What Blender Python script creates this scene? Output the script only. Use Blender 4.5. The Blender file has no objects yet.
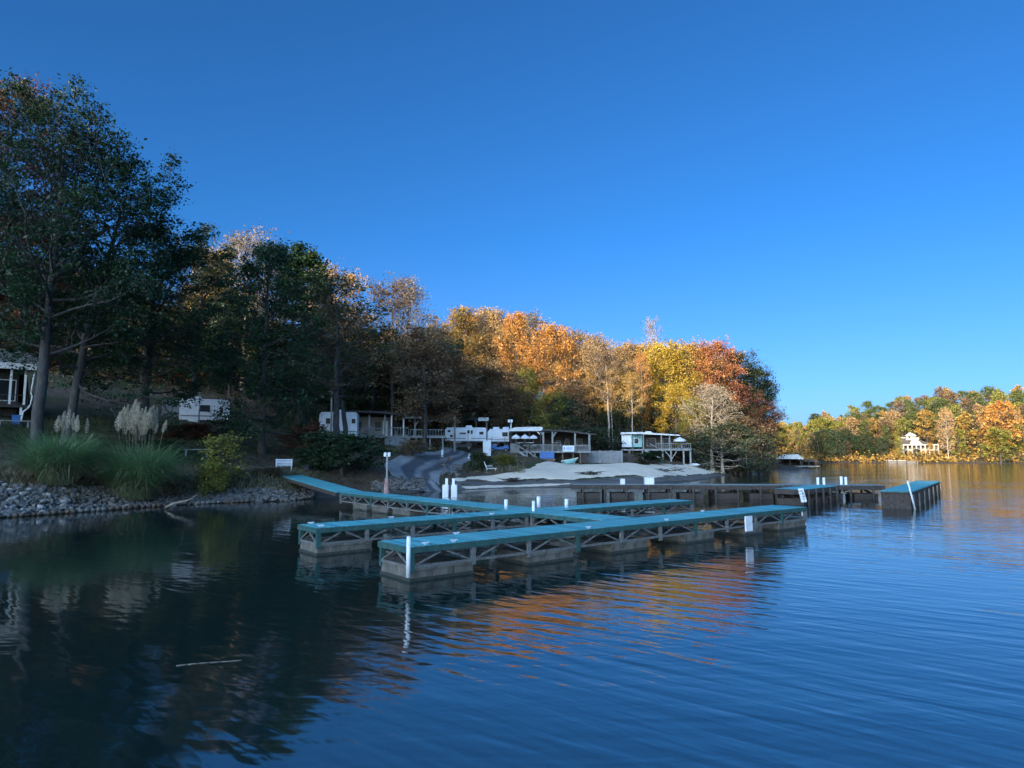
import bpy, math, random
import numpy as np
from mathutils import Vector, Matrix
R = math.radians
scene = bpy.context.scene
COL = scene.collection
# ------------------------------------------------------------------ camera
FPX, CX, CY, HZ, CAMH = 680.0, 512.0, 384.0, 452.0, 3.0
PITCH = math.atan((HZ - CY) / FPX)
cam_d = bpy.data.cameras.new('camera')
cam_d.sensor_width = 36.0
cam_d.lens = FPX / 1024 * 36
cam_d.clip_start = 0.05
cam_d.clip_end = 6000
cam = bpy.data.objects.new('camera', cam_d)
cam.location = (0, 0, CAMH)
cam.rotation_euler = (math.pi / 2 + PITCH, 0, 0)
COL.objects.link(cam)
scene.camera = cam
cp, sp = math.cos(PITCH), math.sin(PITCH)

def ray(px, py):
    u, v = px - CX, py - CY
    d = np.array([u, FPX * cp + v * sp, FPX * sp - v * cp])
    return d / d[1]                      # normalised to one metre of forward distance
def PZ(px, py, z):                       # point of the pixel's ray on the plane z
    d = ray(px, py); t = (z - CAMH) / d[2]
    return np.array([d[0] * t, t, z])
def PD(px, py, Y):                       # point of the pixel's ray at forward distance Y
    d = ray(px, py)
    return np.array([d[0] * Y, Y, CAMH + d[2] * Y])

# ------------------------------------------------------------------ terrain
shore_px = [(0, 518), (60, 514), (100, 511), (150, 507), (200, 504), (250, 502), (290, 501), (320, 498), (350, 496), (380, 494),
            (410, 493), (440, 491), (470, 490), (500, 488.5), (540, 488), (580, 487.5), (610, 486.5), (640, 485.5), (670, 484), (695, 481.5),
            (715, 478), (735, 474), (760, 470.8), (778, 469.6)]
shore = [tuple(PZ(a, b, 0)[:2]) for a, b in shore_px]
poly = [(-46, -900), (-46, -200), (-40, -60), (-37, -20), (-33, 8), (-28, 23)] + shore + \
       [(56, 128), (60, 140), (57, 156), (50, 172), (40, 190), (36, 205), (42, 218), (54, 214), (66, 203), (76, 195), (90, 188), (104, 184),
        (120, 186), (140, 183), (190, 168), (300, 150), (600, 120), (1600, 100), (1600, 1600), (-1600, 1600), (-1600, -900)]
poly = np.array(poly)

def smooth(t):
    t = np.clip(t, 0, 1); return t * t * (3 - 2 * t)
def shore_dist(x, y):
    x = np.asarray(x, float).ravel(); y = np.asarray(y, float).ravel()
    best = np.full(x.shape, 1e18); inside = np.zeros(x.shape, bool)
    n = len(poly)
    for i in range(n):
        ax, ay = poly[i]; bx, by = poly[(i + 1) % n]
        dx, dy = bx - ax, by - ay
        t = np.clip(((x - ax) * dx + (y - ay) * dy) / (dx * dx + dy * dy), 0, 1)
        d2 = (x - ax - t * dx) ** 2 + (y - ay - t * dy) ** 2
        best = np.minimum(best, d2)
        c = (ay > y) != (by > y)
        with np.errstate(divide='ignore', invalid='ignore'):
            xi = ax + (y - ay) / (by - ay if by != ay else 1e-9) * dx
        inside ^= c & (x < xi)
    return np.where(inside, 1, -1) * np.sqrt(best)

SUN_AZ = R(36)        # horizontal direction the light travels: (sin, cos)
SUN_EL = R(12.0)
sdx, sdy = math.sin(SUN_AZ), math.cos(SUN_AZ)

def ground(x, y):
    shp = np.shape(x)
    x = np.asarray(x, float).ravel(); y = np.asarray(y, float).ravel()
    d = shore_dist(x, y)
    D = np.maximum(d, 0)
    # how much of a steep bank there is: rocky bank on the left, sandy beach in the middle
    left = 1 - smooth((x + 11) / 9)
    beach = smooth((x + 8) / 8) * (1 - smooth((x - 24) / 12)) * (1 - smooth((y - 105) / 15))
    bankh = 0.6 + 1.1 * left + (0.9 + .45 * smooth((x - 6) / 11)) * beach
    bankw = 2.5 + 1.9 * left + 6.0 * beach
    hl = 1 - smooth((x + 30) / 17)
    z = bankh * smooth(D / bankw) * 0.9 + 0.1 * bankh * (1 - np.exp(-D / 3))
    far = smooth((y - 150) / 30)
    slope = 0.125 + 0.14 * hl + .03 * smooth((y - 95) / 20) * (1 - far) + .26 * far * smooth((x - 104) / 50) - .03 * far
    cap = 16 + 6 * left - 10 * far + 17 * far * smooth((x - 112) / 50) * (1 - smooth((y - 255) / 50))
    rise = np.maximum(D - 3.0 - 9 * beach, 0)
    z = z + cap * (1 - np.exp(-slope * rise / cap)) * smooth(rise / 6)
    # the ridge to the west, behind the bank, whose shadow lies on the cove
    s = x * sdx + y * sdy
    t = x * sdy - y * sdx
    ridge = np.interp(t, [-700, -300, -150, -62, -48, -42, -36, -27, -6, 20, 70, 200], [30, 60, 78, 82, 82, 86, 85, 81, 70, 56, 36, 20])
    z = np.maximum(z, ridge * np.exp(-((s + 270) / 75.0) ** 2) * smooth(D / 60))
    # gentle lumps
    z = z + smooth(D / 8) * (0.25 * np.sin(x * .21 + 1.3) * np.sin(y * .17 + .4) + 0.12 * np.sin(x * .63 + y * .41))
    bed = -np.minimum(0.22 * np.maximum(-d, 0) + 0.02, 3.0)
    z = np.where(d > 0, z, bed)
    return z.reshape(shp) if shp else float(z[0])

_ys = np.concatenate([np.arange(20, 130, .2), np.arange(130, 460, 1.0)])
def hit(px, py, ymin=0):                 # where a pixel's ray meets the ground
    d = ray(px, py)
    ys = _ys[_ys > ymin]
    g = ground(d[0] * ys, ys); r = CAMH + d[2] * ys
    k = np.nonzero(g >= r)[0]
    Y = ys[k[0]] if len(k) else ys[-1]
    return np.array([d[0] * Y, Y, ground(d[0] * Y, Y)])
def onground(px, Y, py=450):
    d = ray(px, py); return np.array([d[0] * Y, Y, ground(d[0] * Y, Y)])

# ------------------------------------------------------------------ tags
def tag(o, label=None, cat=None, group=None, kind=None):
    if label: o['label'] = label
    if cat: o['category'] = cat
    if group: o['group'] = group
    if kind: o['kind'] = kind
    return o
def thing(name, label, cat, loc=(0, 0, 0), rz=0, group=None):
    o = bpy.data.objects.new(name, None)
    o.empty_display_size = .2
    COL.objects.link(o)
    o.location = [float(v) for v in loc]; o.rotation_euler = (0, 0, rz)
    return tag(o, label, cat, group)
def link(name, me, m=None, parent=None, loc=None, rot=None):
    o = bpy.data.objects.new(name, me); COL.objects.link(o)
    if m is not None and not me.materials: me.materials.append(m)
    if parent is not None: o.parent = parent
    if loc is not None: o.location = [float(v) for v in loc]
    if rot is not None: o.rotation_euler = rot
    return o
def dup(root, loc, rz=0, label=None, group=None):
    r = root.copy(); COL.objects.link(r)
    r.location = [float(v) for v in loc]; r.rotation_euler = (0, 0, rz)
    if label: r['label'] = label
    if group: r['group'] = group
    for ch in list(root.children):
        c = ch.copy(); COL.objects.link(c); c.parent = r
        for g in ch.children:
            e = g.copy(); COL.objects.link(e); e.parent = c
    return r

def mesh_np(name, V, F, smooth_=False, uv=None):
    V = np.ascontiguousarray(V, np.float32); F = np.ascontiguousarray(F, np.int32)
    me = bpy.data.meshes.new(name)
    n = F.shape[1]
    me.vertices.add(len(V)); me.vertices.foreach_set('co', V.ravel())
    me.loops.add(F.size); me.loops.foreach_set('vertex_index', F.ravel())
    me.polygons.add(len(F)); me.polygons.foreach_set('loop_start', np.arange(0, F.size, n, dtype=np.int32))
    try: me.polygons.foreach_set('loop_total', np.full(len(F), n, np.int32))
    except Exception: pass
    if uv is not None:
        l = me.uv_layers.new(name='uv'); l.data.foreach_set('uv', np.ascontiguousarray(uv[F.ravel()], np.float32).ravel())
    me.update(calc_edges=True); me.validate()
    me.polygons.foreach_set('use_smooth', np.full(len(me.polygons), bool(smooth_)))
    return me

class MB:                                # collects shapes for one mesh
    def __init__(s): s.v = []; s.f = []; s.sm = []
    def add(s, V, F, sm=False):
        o = len(s.v); s.v += [tuple(map(float, p)) for p in V]
        for f in F: s.f.append(tuple(i + o for i in f)); s.sm.append(sm)
        return s
    def box(s, c, d, rz=0, taper=1.0, ry=0):
        x, y, z = d[0] / 2, d[1] / 2, d[2] / 2
        V = [(-x * taper, -y * taper, -z), (x * taper, -y * taper, -z), (x * taper, y * taper, -z), (-x * taper, y * taper, -z), (-x, -y, z), (x, -y, z), (x, y, z), (-x, y, z)]
        M = Matrix.Translation(Vector([float(q) for q in c])) @ Matrix.Rotation(rz, 4, 'Z') @ Matrix.Rotation(ry, 4, 'Y')
        V = [M @ Vector(p) for p in V]
        return s.add(V, [(3, 2, 1, 0), (4, 5, 6, 7), (0, 1, 5, 4), (1, 2, 6, 5), (2, 3, 7, 6), (3, 0, 4, 7)])
    def bb(s, x0, x1, y0, y1, z0, z1):
        return s.box(((x0 + x1) / 2, (y0 + y1) / 2, (z0 + z1) / 2), (x1 - x0, y1 - y0, z1 - z0))
    def bar(s, a, b, w, h=None):
        h = h or w
        a = Vector([float(q) for q in a]); b = Vector([float(q) for q in b]); d = (b - a); L = d.length
        d.normalize(); up = Vector((0, 0, 1))
        if abs(d.z) > .98: up = Vector((0, 1, 0))
        sd = d.cross(up).normalized(); up = sd.cross(d).normalized()
        V = []
        for p in (a, b):
            for i, j in ((-1, -1), (1, -1), (1, 1), (-1, 1)): V.append(p + sd * (w / 2 * i) + up * (h / 2 * j))
        return s.add(V, [(0, 1, 2, 3), (7, 6, 5, 4), (0, 4, 5, 1), (1, 5, 6, 2), (2, 6, 7, 3), (3, 7, 4, 0)])
    def cyl(s, a, b, r0, r1=None, n=10, sm=True):
        r1 = r0 if r1 is None else r1
        a = Vector([float(q) for q in a]); b = Vector([float(q) for q in b]); d = (b - a).normalized()
        up = Vector((0, 0, 1)) if abs(d.z) < .9 else Vector((0, 1, 0))
        sd = d.cross(up).normalized(); up = sd.cross(d)
        V = []
        for p, r in ((a, r0), (b, r1)):
            for i in range(n):
                t = 2 * math.pi * i / n; V.append(p + sd * (r * math.cos(t)) + up * (r * math.sin(t)))
        F = [(i, (i + 1) % n, n + (i + 1) % n, n + i) for i in range(n)]
        s.add(V, F, sm); o = len(s.v) - 2 * n
        s.f.append(tuple(o + i for i in reversed(range(n)))); s.f.append(tuple(o + n + i for i in range(n))); s.sm += [False, False]
        return s
    def prism(s, pts, y0, y1):           # polygon in x,z pushed along y
        n = len(pts)
        V = [(p[0], y0, p[1]) for p in pts] + [(p[0], y1, p[1]) for p in pts]
        F = [tuple(range(n)), tuple(reversed(range(n, 2 * n)))] + [(i, n + i, n + (i + 1) % n, (i + 1) % n) for i in range(n)]
        return s.add(V, F)
    def cone(s, c, r, z0, z1, n=8, r2=0.02):
        return s.cyl((c[0], c[1], z0), (c[0], c[1], z1), r, r2, n, False)
    def build(s, name, m, parent=None, loc=None, rot=None, bevel=0):
        me = bpy.data.meshes.new(name)
        me.from_pydata(s.v, [], s.f)
        me.polygons.foreach_set('use_smooth', s.sm)
        import bmesh
        bm = bmesh.new(); bm.from_mesh(me); bmesh.ops.recalc_face_normals(bm, faces=bm.faces)
        if bevel:
            bmesh.ops.bevel(bm, geom=[e for e in bm.edges if len(e.link_faces) == 2 and e.calc_face_angle(0) > .6], offset=bevel, segments=2, affect='EDGES', clamp_overlap=True)
        bm.to_mesh(me); bm.free(); me.update()
        return link(name, me, m, parent, loc, rot)

# ------------------------------------------------------------------ materials
def newmat(name):
    m = bpy.data.materials.new(name); m.use_nodes = True
    nt = m.node_tree; nt.nodes.clear()
    out = nt.nodes.new('ShaderNodeOutputMaterial')
    return m, nt, out
def N(nt, t, **kw):
    n = nt.nodes.new('ShaderNode' + t)
    for k, v in kw.items():
        if k.startswith('i_'): n.inputs[k[2:].replace('_', ' ')].default_value = v
        else: setattr(n, k, v)
    return n
def ramp(nt, fac, stops, interp='LINEAR'):
    n = N(nt, 'ValToRGB'); cr = n.color_ramp; cr.interpolation = interp
    while len(cr.elements) > 1: cr.elements.remove(cr.elements[-1])
    for i, (p, c) in enumerate(stops):
        e = cr.elements[0] if i == 0 else cr.elements.new(p)
        e.position = p; e.color = (c[0], c[1], c[2], 1)
    nt.links.new(fac, n.inputs[0]); return n
def surf(name, c0, c1, scale=3.0, rough=.8, bump=0.0, stretch=(1, 1, 1), spec=.3, metal=0, coord='Object', detail=6, c2=None, stain=0, stain_c=(0.05, .045, .04)):
    m, nt, out = newmat(name)
    b = N(nt, 'BsdfPrincipled'); b.inputs['Roughness'].default_value = rough; b.inputs['Metallic'].default_value = metal
    b.inputs['Specular IOR Level'].default_value = spec
    tc = N(nt, 'TexCoord'); mp = N(nt, 'Mapping'); mp.inputs['Scale'].default_value = stretch
    nt.links.new(tc.outputs[coord], mp.inputs[0])
    nz = N(nt, 'TexNoise'); nz.inputs['Scale'].default_value = scale; nz.inputs['Detail'].default_value = detail; nz.inputs['Roughness'].default_value = .65
    nt.links.new(mp.outputs[0], nz.inputs['Vector'])
    st = [(.3, c0), (.7, c1)] if c2 is None else [(.28, c0), (.5, c1), (.72, c2)]
    rp = ramp(nt, nz.outputs[0], st)
    col = rp.outputs[0]
    if stain:
        n2 = N(nt, 'TexNoise'); n2.inputs['Scale'].default_value = scale * .35; n2.inputs['Detail'].default_value = 8
        nt.links.new(mp.outputs[0], n2.inputs['Vector'])
        r2 = ramp(nt, n2.outputs[0], [(.52, (0, 0, 0)), (.68, (stain, stain, stain))])
        mx = N(nt, 'MixRGB'); mx.inputs[2].default_value = (*stain_c, 1)
        nt.links.new(r2.outputs[0], mx.inputs[0]); nt.links.new(col, mx.inputs[1]); col = mx.outputs[0]
    nt.links.new(col, b.inputs['Base Color'])
    if bump:
        bp = N(nt, 'Bump'); bp.inputs['Strength'].default_value = bump; bp.inputs['Distance'].default_value = .05
        nt.links.new(nz.outputs[0], bp.inputs['Height']); nt.links.new(bp.outputs[0], b.inputs['Normal'])
    nt.links.new(b.outputs[0], out.inputs[0])
    return m
def leafmat(name, stops, trans=.35, clump=.55):
    """leaf colour differs leaf by leaf and clump by clump"""
    m, nt, out = newmat(name)
    g = N(nt, 'NewGeometry'); tc = N(nt, 'TexCoord'); oi = N(nt, 'ObjectInfo')
    nz = N(nt, 'TexNoise'); nz.inputs['Scale'].default_value = clump; nz.inputs['Detail'].default_value = 2
    ad = N(nt, 'VectorMath', operation='ADD')
    sc = N(nt, 'VectorMath', operation='SCALE'); sc.inputs[0].default_value = (37, 11, 23)
    nt.links.new(oi.outputs['Random'], sc.inputs['Scale'])
    nt.links.new(tc.outputs['Object'], ad.inputs[0]); nt.links.new(sc.outputs[0], ad.inputs[1]); nt.links.new(ad.outputs[0], nz.inputs['Vector'])
    m1 = N(nt, 'MapRange'); m1.inputs['From Min'].default_value = .3; m1.inputs['From Max'].default_value = .7
    nt.links.new(nz.outputs[0], m1.inputs['Value'])
    mx = N(nt, 'Math', operation='MULTIPLY_ADD'); mx.inputs[1].default_value = .45
    nt.links.new(g.outputs['Random Per Island'], mx.inputs[0])
    m2 = N(nt, 'Math', operation='MULTIPLY'); m2.inputs[1].default_value = .55
    nt.links.new(m1.outputs[0], m2.inputs[0]); nt.links.new(m2.outputs[0], mx.inputs[2])
    rp = ramp(nt, mx.outputs[0], stops)
    d = N(nt, 'BsdfDiffuse'); t = N(nt, 'BsdfTranslucent'); ms = N(nt, 'MixShader'); ms.inputs[0].default_value = trans
    gl = N(nt, 'BsdfGlossy'); gl.inputs['Roughness'].default_value = .45; gl.inputs['Color'].default_value = (.9, .9, .9, 1)
    m3 = N(nt, 'MixShader'); m3.inputs[0].default_value = .02
    nt.links.new(rp.outputs[0], d.inputs[0]); nt.links.new(rp.outputs[0], t.inputs[0])
    nt.links.new(d.outputs[0], ms.inputs[1]); nt.links.new(t.outputs[0], ms.inputs[2])
    nt.links.new(ms.outputs[0], m3.inputs[1]); nt.links.new(gl.outputs[0], m3.inputs[2])
    nt.links.new(m3.outputs[0], out.inputs[0])
    return m
def flat(name, c, rough=.6, spec=.3, metal=0): return surf(name, tuple(x * .9 for x in c), c, 6, rough, 0, spec=spec, metal=metal)

M = {}
M['deck'] = None
M['galv'] = surf('galvanised_steel', (.06, .062, .06), (.19, .19, .18), 9, .6, .1, spec=.4, stain=.7, stain_c=(.09, .05, .03))
M['greenpaint'] = surf('darkened_green_paint', (.014, .05, .046), (.036, .10, .09), 8, .7, .1, stain=.5, stain_c=(.12, .1, .08))  # green darkened to carry the shadow along the deck edges
M['float'] = surf('grey_float_shell', (.066, .06, .05), (.17, .155, .13), 5, .85, .2, stretch=(1, 1, .4), stain=.75, stain_c=(.06, .055, .04))
M['float_band'] = surf('wet_float_foot', (.02, .025, .02), (.06, .06, .045), 6, .5, .2)
M['pvc'] = surf('white_pvc', (.56, .60, .63), (.72, .74, .75), 5, .45, 0, stain=.15, stain_c=(.4, .36, .3))
M['white'] = surf('white_painted_metal', (.52, .55, .58), (.68, .70, .71), 1.6, .5, 0, stain=.25, stain_c=(.35, .33, .3))
M['whitewood'] = surf('white_painted_wood', (.55, .56, .55), (.78, .77, .74), 4, .6)
M['greywood'] = surf('weathered_wood', (.13, .14, .14), (.30, .31, .30), 7, .85, .2, stretch=(1, 1, .25))
M['darkwood'] = surf('dark_stained_wood', (.025, .02, .018), (.07, .058, .05), 7, .85, .2)
M['brownwood'] = surf('brown_wood', (.08, .055, .04), (.17, .12, .085), 7, .85, .2)
M['house_white'] = surf('cream_painted_boards', (.25, .235, .205), (.36, .335, .29), 3, .7)
M['glass'] = surf('dark_window_glass', (.012, .015, .018), (.025, .03, .034), 2, .3, spec=.12)
M['roof'] = surf('dark_roof_felt', (.03, .028, .027), (.075, .068, .062), 6, .9, .2)
M['tinroof'] = surf('pale_tin_roof', (.4, .42, .43), (.62, .63, .62), 2, .45, spec=.5, stain=.3, stain_c=(.25, .2, .16))
M['beige'] = surf('beige_siding', (.20, .17, .145), (.30, .26, .225), 4, .8)
M['block'] = surf('grey_concrete_wall', (.14, .15, .16), (.24, .25, .26), 2.5, .9, .2, stain=.4, stain_c=(.08, .08, .08))
M['rubber'] = surf('black_rubber', (.01, .01, .01), (.03, .03, .03), 8, .85)
M['black'] = surf('black_plastic', (.008, .008, .009), (.02, .02, .022), 6, .5)
M['blue'] = surf('faded_blue_plastic', (.02, .08, .25), (.05, .16, .38), 5, .5)
M['teal'] = surf('teal_plastic', (.12, .3, .3), (.2, .42, .40), 5, .5)
M['pinkbrick'] = surf('faded_red_paint', (.22, .12, .11), (.40, .25, .23), 6, .85, .2, stain=.4, stain_c=(.4, .36, .33))
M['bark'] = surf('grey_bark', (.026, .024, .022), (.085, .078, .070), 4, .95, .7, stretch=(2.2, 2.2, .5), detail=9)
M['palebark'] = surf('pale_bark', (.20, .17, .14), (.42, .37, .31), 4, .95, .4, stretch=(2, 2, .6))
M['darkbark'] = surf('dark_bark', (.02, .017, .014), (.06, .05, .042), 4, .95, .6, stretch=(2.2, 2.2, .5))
M['rock'] = surf('grey_rock', (.05, .046, .042), (.18, .168, .152), 4.5, .95, .5, stain=.4, stain_c=(.07, .065, .05))
M['palerock'] = surf('pale_rock', (.17, .16, .145), (.38, .36, .33), 4.5, .95, .5, stain=.35, stain_c=(.12, .11, .09))
M['darkrock'] = surf('dark_rock', (.05, .05, .05), (.15, .145, .14), 4.5, .95, .5)
M['driftwood'] = surf('bleached_wood', (.10, .088, .072), (.24, .215, .18), 6, .9, .3, stretch=(.4, 2, 2))
M['clay'] = surf('red_clay', (.10, .06, .045), (.19, .12, .09), 1.2, .95, .4)

# wooden deck with teal paint: boards run across, joints and scuffs belong to the paint
def deck_material():
    m, nt, out = newmat('teal_deck_boards')
    b = N(nt, 'BsdfPrincipled'); b.inputs['Roughness'].default_value = .62; b.inputs['Specular IOR Level'].default_value = .35
    tc = N(nt, 'TexCoord'); sx = N(nt, 'SeparateXYZ'); nt.links.new(tc.outputs['Object'], sx.inputs[0])
    bw = N(nt, 'Math', operation='MULTIPLY'); bw.inputs[1].default_value = 1 / .145
    nt.links.new(sx.outputs[0], bw.inputs[0])
    fl = N(nt, 'Math', operation='FLOOR'); nt.links.new(bw.outputs[0], fl.inputs[0])
    fr = N(nt, 'Math', operation='FRACT'); nt.links.new(bw.outputs[0], fr.inputs[0])
    wn = N(nt, 'TexWhiteNoise', noise_dimensions='1D'); nt.links.new(fl.outputs[0], wn.inputs['W'])
    c = ramp(nt, wn.outputs[0], [(0, (.045, .24, .255)), (.45, (.075, .34, .36)), (.8, (.10, .40, .42)), (1, (.15, .46, .47))])
    nz = N(nt, 'TexNoise'); nz.inputs['Scale'].default_value = 1.7; nz.inputs['Detail'].default_value = 8; nz.inputs['Roughness'].default_value = .7
    nt.links.new(tc.outputs['Object'], nz.inputs['Vector'])
    wr = ramp(nt, nz.outputs[0], [(.48, (0, 0, 0)), (.62, (.3, .3, .3)), (.75, (.8, .8, .8))])
    mx = N(nt, 'MixRGB'); mx.inputs[2].default_value = (.17, .26, .26, 1)
    nt.links.new(wr.outputs[0], mx.inputs[0]); nt.links.new(c.outputs[0], mx.inputs[1])
    gp = ramp(nt, fr.outputs[0], [(0, (1, 1, 1)), (.10, (1, 1, 1)), (.12, (0, 0, 0)), (1, (0, 0, 0))], 'CONSTANT')
    # pale droppings and scuffs in small patches, grey where feet have worn the paint
    vo = N(nt, 'TexNoise'); vo.inputs['Scale'].default_value = 11; vo.inputs['Detail'].default_value = 3
    nt.links.new(tc.outputs['Object'], vo.inputs['Vector'])
    sp_ = ramp(nt, vo.outputs[0], [(.70, (0, 0, 0)), (.74, (.8, .8, .8))])
    mw = N(nt, 'MixRGB'); mw.inputs[2].default_value = (.5, .52, .5, 1)
    nt.links.new(sp_.outputs[0], mw.inputs[0]); nt.links.new(mx.outputs[0], mw.inputs[1]); mx = mw
    m2 = N(nt, 'MixRGB'); m2.inputs[2].default_value = (.008, .02, .022, 1)
    nt.links.new(gp.outputs[0], m2.inputs[0]); nt.links.new(mx.outputs[0], m2.inputs[1])
    nt.links.new(m2.outputs[0], b.inputs['Base Color'])
    nt.links.new(b.outputs[0], out.inputs[0]); return m
M['deck'] = deck_material()
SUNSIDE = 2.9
# ------------------------------------------------------------------ sky and sun
world = bpy.data.worlds.new('World'); scene.world = world; world.use_nodes = True
wt = world.node_tree; wt.nodes.clear()
wo = wt.nodes.new('ShaderNodeOutputWorld'); bg = wt.nodes.new('ShaderNodeBackground')
sky = wt.nodes.new('ShaderNodeTexSky'); sky.sky_type = 'NISHITA'; sky.sun_disc = False
sky.sun_elevation = SUN_EL
sky.sun_rotation = SUN_AZ + math.pi
sky.altitude = 200; sky.air_density = 0.7; sky.dust_density = 1.3; sky.ozone_density = 6.0
# clear deep blue ahead; the half of the sky round the low sun gets added brightness to fill the shade
tint = wt.nodes.new('ShaderNodeMixRGB'); tint.blend_type = 'MULTIPLY'; tint.inputs[0].default_value = 1; tint.inputs[2].default_value = (.44 * .65, .84 * .65, .60, 1)
wt.links.new(sky.outputs[0], tint.inputs[1])
wtc = wt.nodes.new('ShaderNodeTexCoord'); sz_ = wt.nodes.new('ShaderNodeSeparateXYZ'); wt.links.new(wtc.outputs['Generated'], sz_.inputs[0])
lowr = wt.nodes.new('ShaderNodeValToRGB'); wt.links.new(sz_.outputs[2], lowr.inputs[0])   # haze pales the blue towards the horizon
lowr.color_ramp.elements[0].position = .0; lowr.color_ramp.elements[0].color = (.92 * .65, .80 * .65, .52, 1)
lowr.color_ramp.elements[1].position = .30; lowr.color_ramp.elements[1].color = (.44 * .65, .84 * .65, .60, 1)
wt.links.new(lowr.outputs[0], tint.inputs[2])
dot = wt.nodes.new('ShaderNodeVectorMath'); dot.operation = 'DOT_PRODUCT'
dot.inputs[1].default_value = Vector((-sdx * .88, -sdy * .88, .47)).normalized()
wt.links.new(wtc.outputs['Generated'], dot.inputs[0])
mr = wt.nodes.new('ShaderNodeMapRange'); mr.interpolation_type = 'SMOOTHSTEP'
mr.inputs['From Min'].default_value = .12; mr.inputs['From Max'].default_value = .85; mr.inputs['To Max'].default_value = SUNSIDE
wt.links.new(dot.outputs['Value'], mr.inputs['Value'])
sky_boost = wt.nodes.new('ShaderNodeMixRGB'); sky_boost.blend_type = 'MULTIPLY'; sky_boost.inputs[0].default_value = 1
wt.links.new(sky.outputs[0], sky_boost.inputs[1]); wt.links.new(mr.outputs[0], sky_boost.inputs[2])
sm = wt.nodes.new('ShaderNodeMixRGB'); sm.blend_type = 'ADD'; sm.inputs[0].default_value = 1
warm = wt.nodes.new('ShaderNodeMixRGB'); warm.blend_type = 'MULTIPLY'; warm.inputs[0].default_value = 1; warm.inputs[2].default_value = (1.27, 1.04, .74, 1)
wt.links.new(sky_boost.outputs[0], warm.inputs[1])
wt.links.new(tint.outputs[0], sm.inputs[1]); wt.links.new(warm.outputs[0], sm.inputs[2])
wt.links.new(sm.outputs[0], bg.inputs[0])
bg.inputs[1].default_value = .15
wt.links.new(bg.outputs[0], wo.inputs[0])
sun_d = bpy.data.lights.new('sun', 'SUN'); sun_d.energy = 4.6; sun_d.angle = R(.5); sun_d.color = (1.0, .78, .53)
sun = bpy.data.objects.new('sun', sun_d); COL.objects.link(sun)
ldir = Vector((sdx * math.cos(SUN_EL), sdy * math.cos(SUN_EL), -math.sin(SUN_EL)))
sun.rotation_euler = ldir.to_track_quat('-Z', 'Y').to_euler()
sun.location = (-60, -60, 60)
vs = scene.view_settings
scene.display_settings.display_device = 'sRGB'
vs.view_transform = 'Standard'; vs.look = 'None'; vs.gamma = 1; vs.use_curve_mapping = False; vs.exposure = 1.48
scene.cycles.max_bounces = 5; scene.cycles.diffuse_bounces = 2; scene.cycles.glossy_bounces = 3; scene.cycles.transmission_bounces = 2
scene.cycles.transparent_max_bounces = 4
scene.cycles.use_denoising = True
scene.cycles.sample_clamp_indirect = 6
scene.cycles.caustics_reflective = False; scene.cycles.caustics_refractive = False

# ------------------------------------------------------------------ ground
def axis(fine0, fine1, step, lo, hi):
    a = list(np.arange(fine0, fine1 + .01, step))
    s = step; v = fine0
    pre = []
    while v > lo: s *= 1.13; v -= s; pre.append(v)
    s = step; v = a[-1]; post = []
    while v < hi: s *= 1.13; v += s; post.append(v)
    return np.array(pre[::-1] + a + post)
gx = axis(-34, 40, .55, -1500, 1500); gy = axis(27, 100, .55, -850, 1500)
GX, GY = np.meshgrid(gx, gy)
GZ = ground(GX, GY)
rs = np.random.RandomState(4)
GZ = GZ + np.where(GZ > .3, rs.uniform(-.05, .05, GZ.shape), 0)
V = np.stack([GX.ravel(), GY.ravel(), GZ.ravel()], 1)
nx, ny = len(gx), len(gy)
I = np.arange(nx * ny).reshape(ny, nx)
F = np.stack([I[:-1, :-1].ravel(), I[:-1, 1:].ravel(), I[1:, 1:].ravel(), I[1:, :-1].ravel()], 1)
def ground_material():
    m, nt, out = newmat('leaf_strewn_earth')
    b = N(nt, 'BsdfPrincipled'); b.inputs['Roughness'].default_value = .95; b.inputs['Specular IOR Level'].default_value = .15
    tc = N(nt, 'TexCoord')
    n1 = N(nt, 'TexNoise'); n1.inputs['Scale'].default_value = .09; n1.inputs['Detail'].default_value = 8
    n2 = N(nt, 'TexNoise'); n2.inputs['Scale'].default_value = 2.4; n2.inputs['Detail'].default_value = 9; n2.inputs['Roughness'].default_value = .75
    for n in (n1, n2): nt.links.new(tc.outputs['Object'], n.inputs['Vector'])
    a = ramp(nt, n2.outputs[0], [(.32, (.035, .026, .018)), (.5, (.085, .062, .042)), (.68, (.16, .115, .075))])
    g = ramp(nt, n2.outputs[0], [(.3, (.02, .03, .012)), (.7, (.06, .075, .03))])
    k = ramp(nt, n1.outputs[0], [(.46, (0, 0, 0)), (.56, (1, 1, 1))])
    mx = N(nt, 'MixRGB'); nt.links.new(k.outputs[0], mx.inputs[0]); nt.links.new(a.outputs[0], mx.inputs[1]); nt.links.new(g.outputs[0], mx.inputs[2])
    # wet mud and gravel at the lake's edge
    sx = N(nt, 'SeparateXYZ'); nt.links.new(tc.outputs['Object'], sx.inputs[0])
    e = ramp(nt, sx.outputs[2], [(0, (1, 1, 1)), (.12, (1, 1, 1)), (.4, (0, 0, 0))])
    mud = ramp(nt, n2.outputs[0], [(.3, (.035, .032, .028)), (.7, (.11, .10, .085))])
    m2 = N(nt, 'MixRGB'); nt.links.new(e.outputs[0], m2.inputs[0]); nt.links.new(mx.outputs[0], m2.inputs[1]); nt.links.new(mud.outputs[0], m2.inputs[2])
    nt.links.new(m2.outputs[0], b.inputs['Base Color'])
    bp = N(nt, 'Bump'); bp.inputs['Strength'].default_value = .8; bp.inputs['Distance'].default_value = .12
    nt.links.new(n2.outputs[0], bp.inputs['Height']); nt.links.new(bp.outputs[0], b.inputs['Normal'])
    nt.links.new(b.outputs[0], out.inputs[0]); return m
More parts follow.
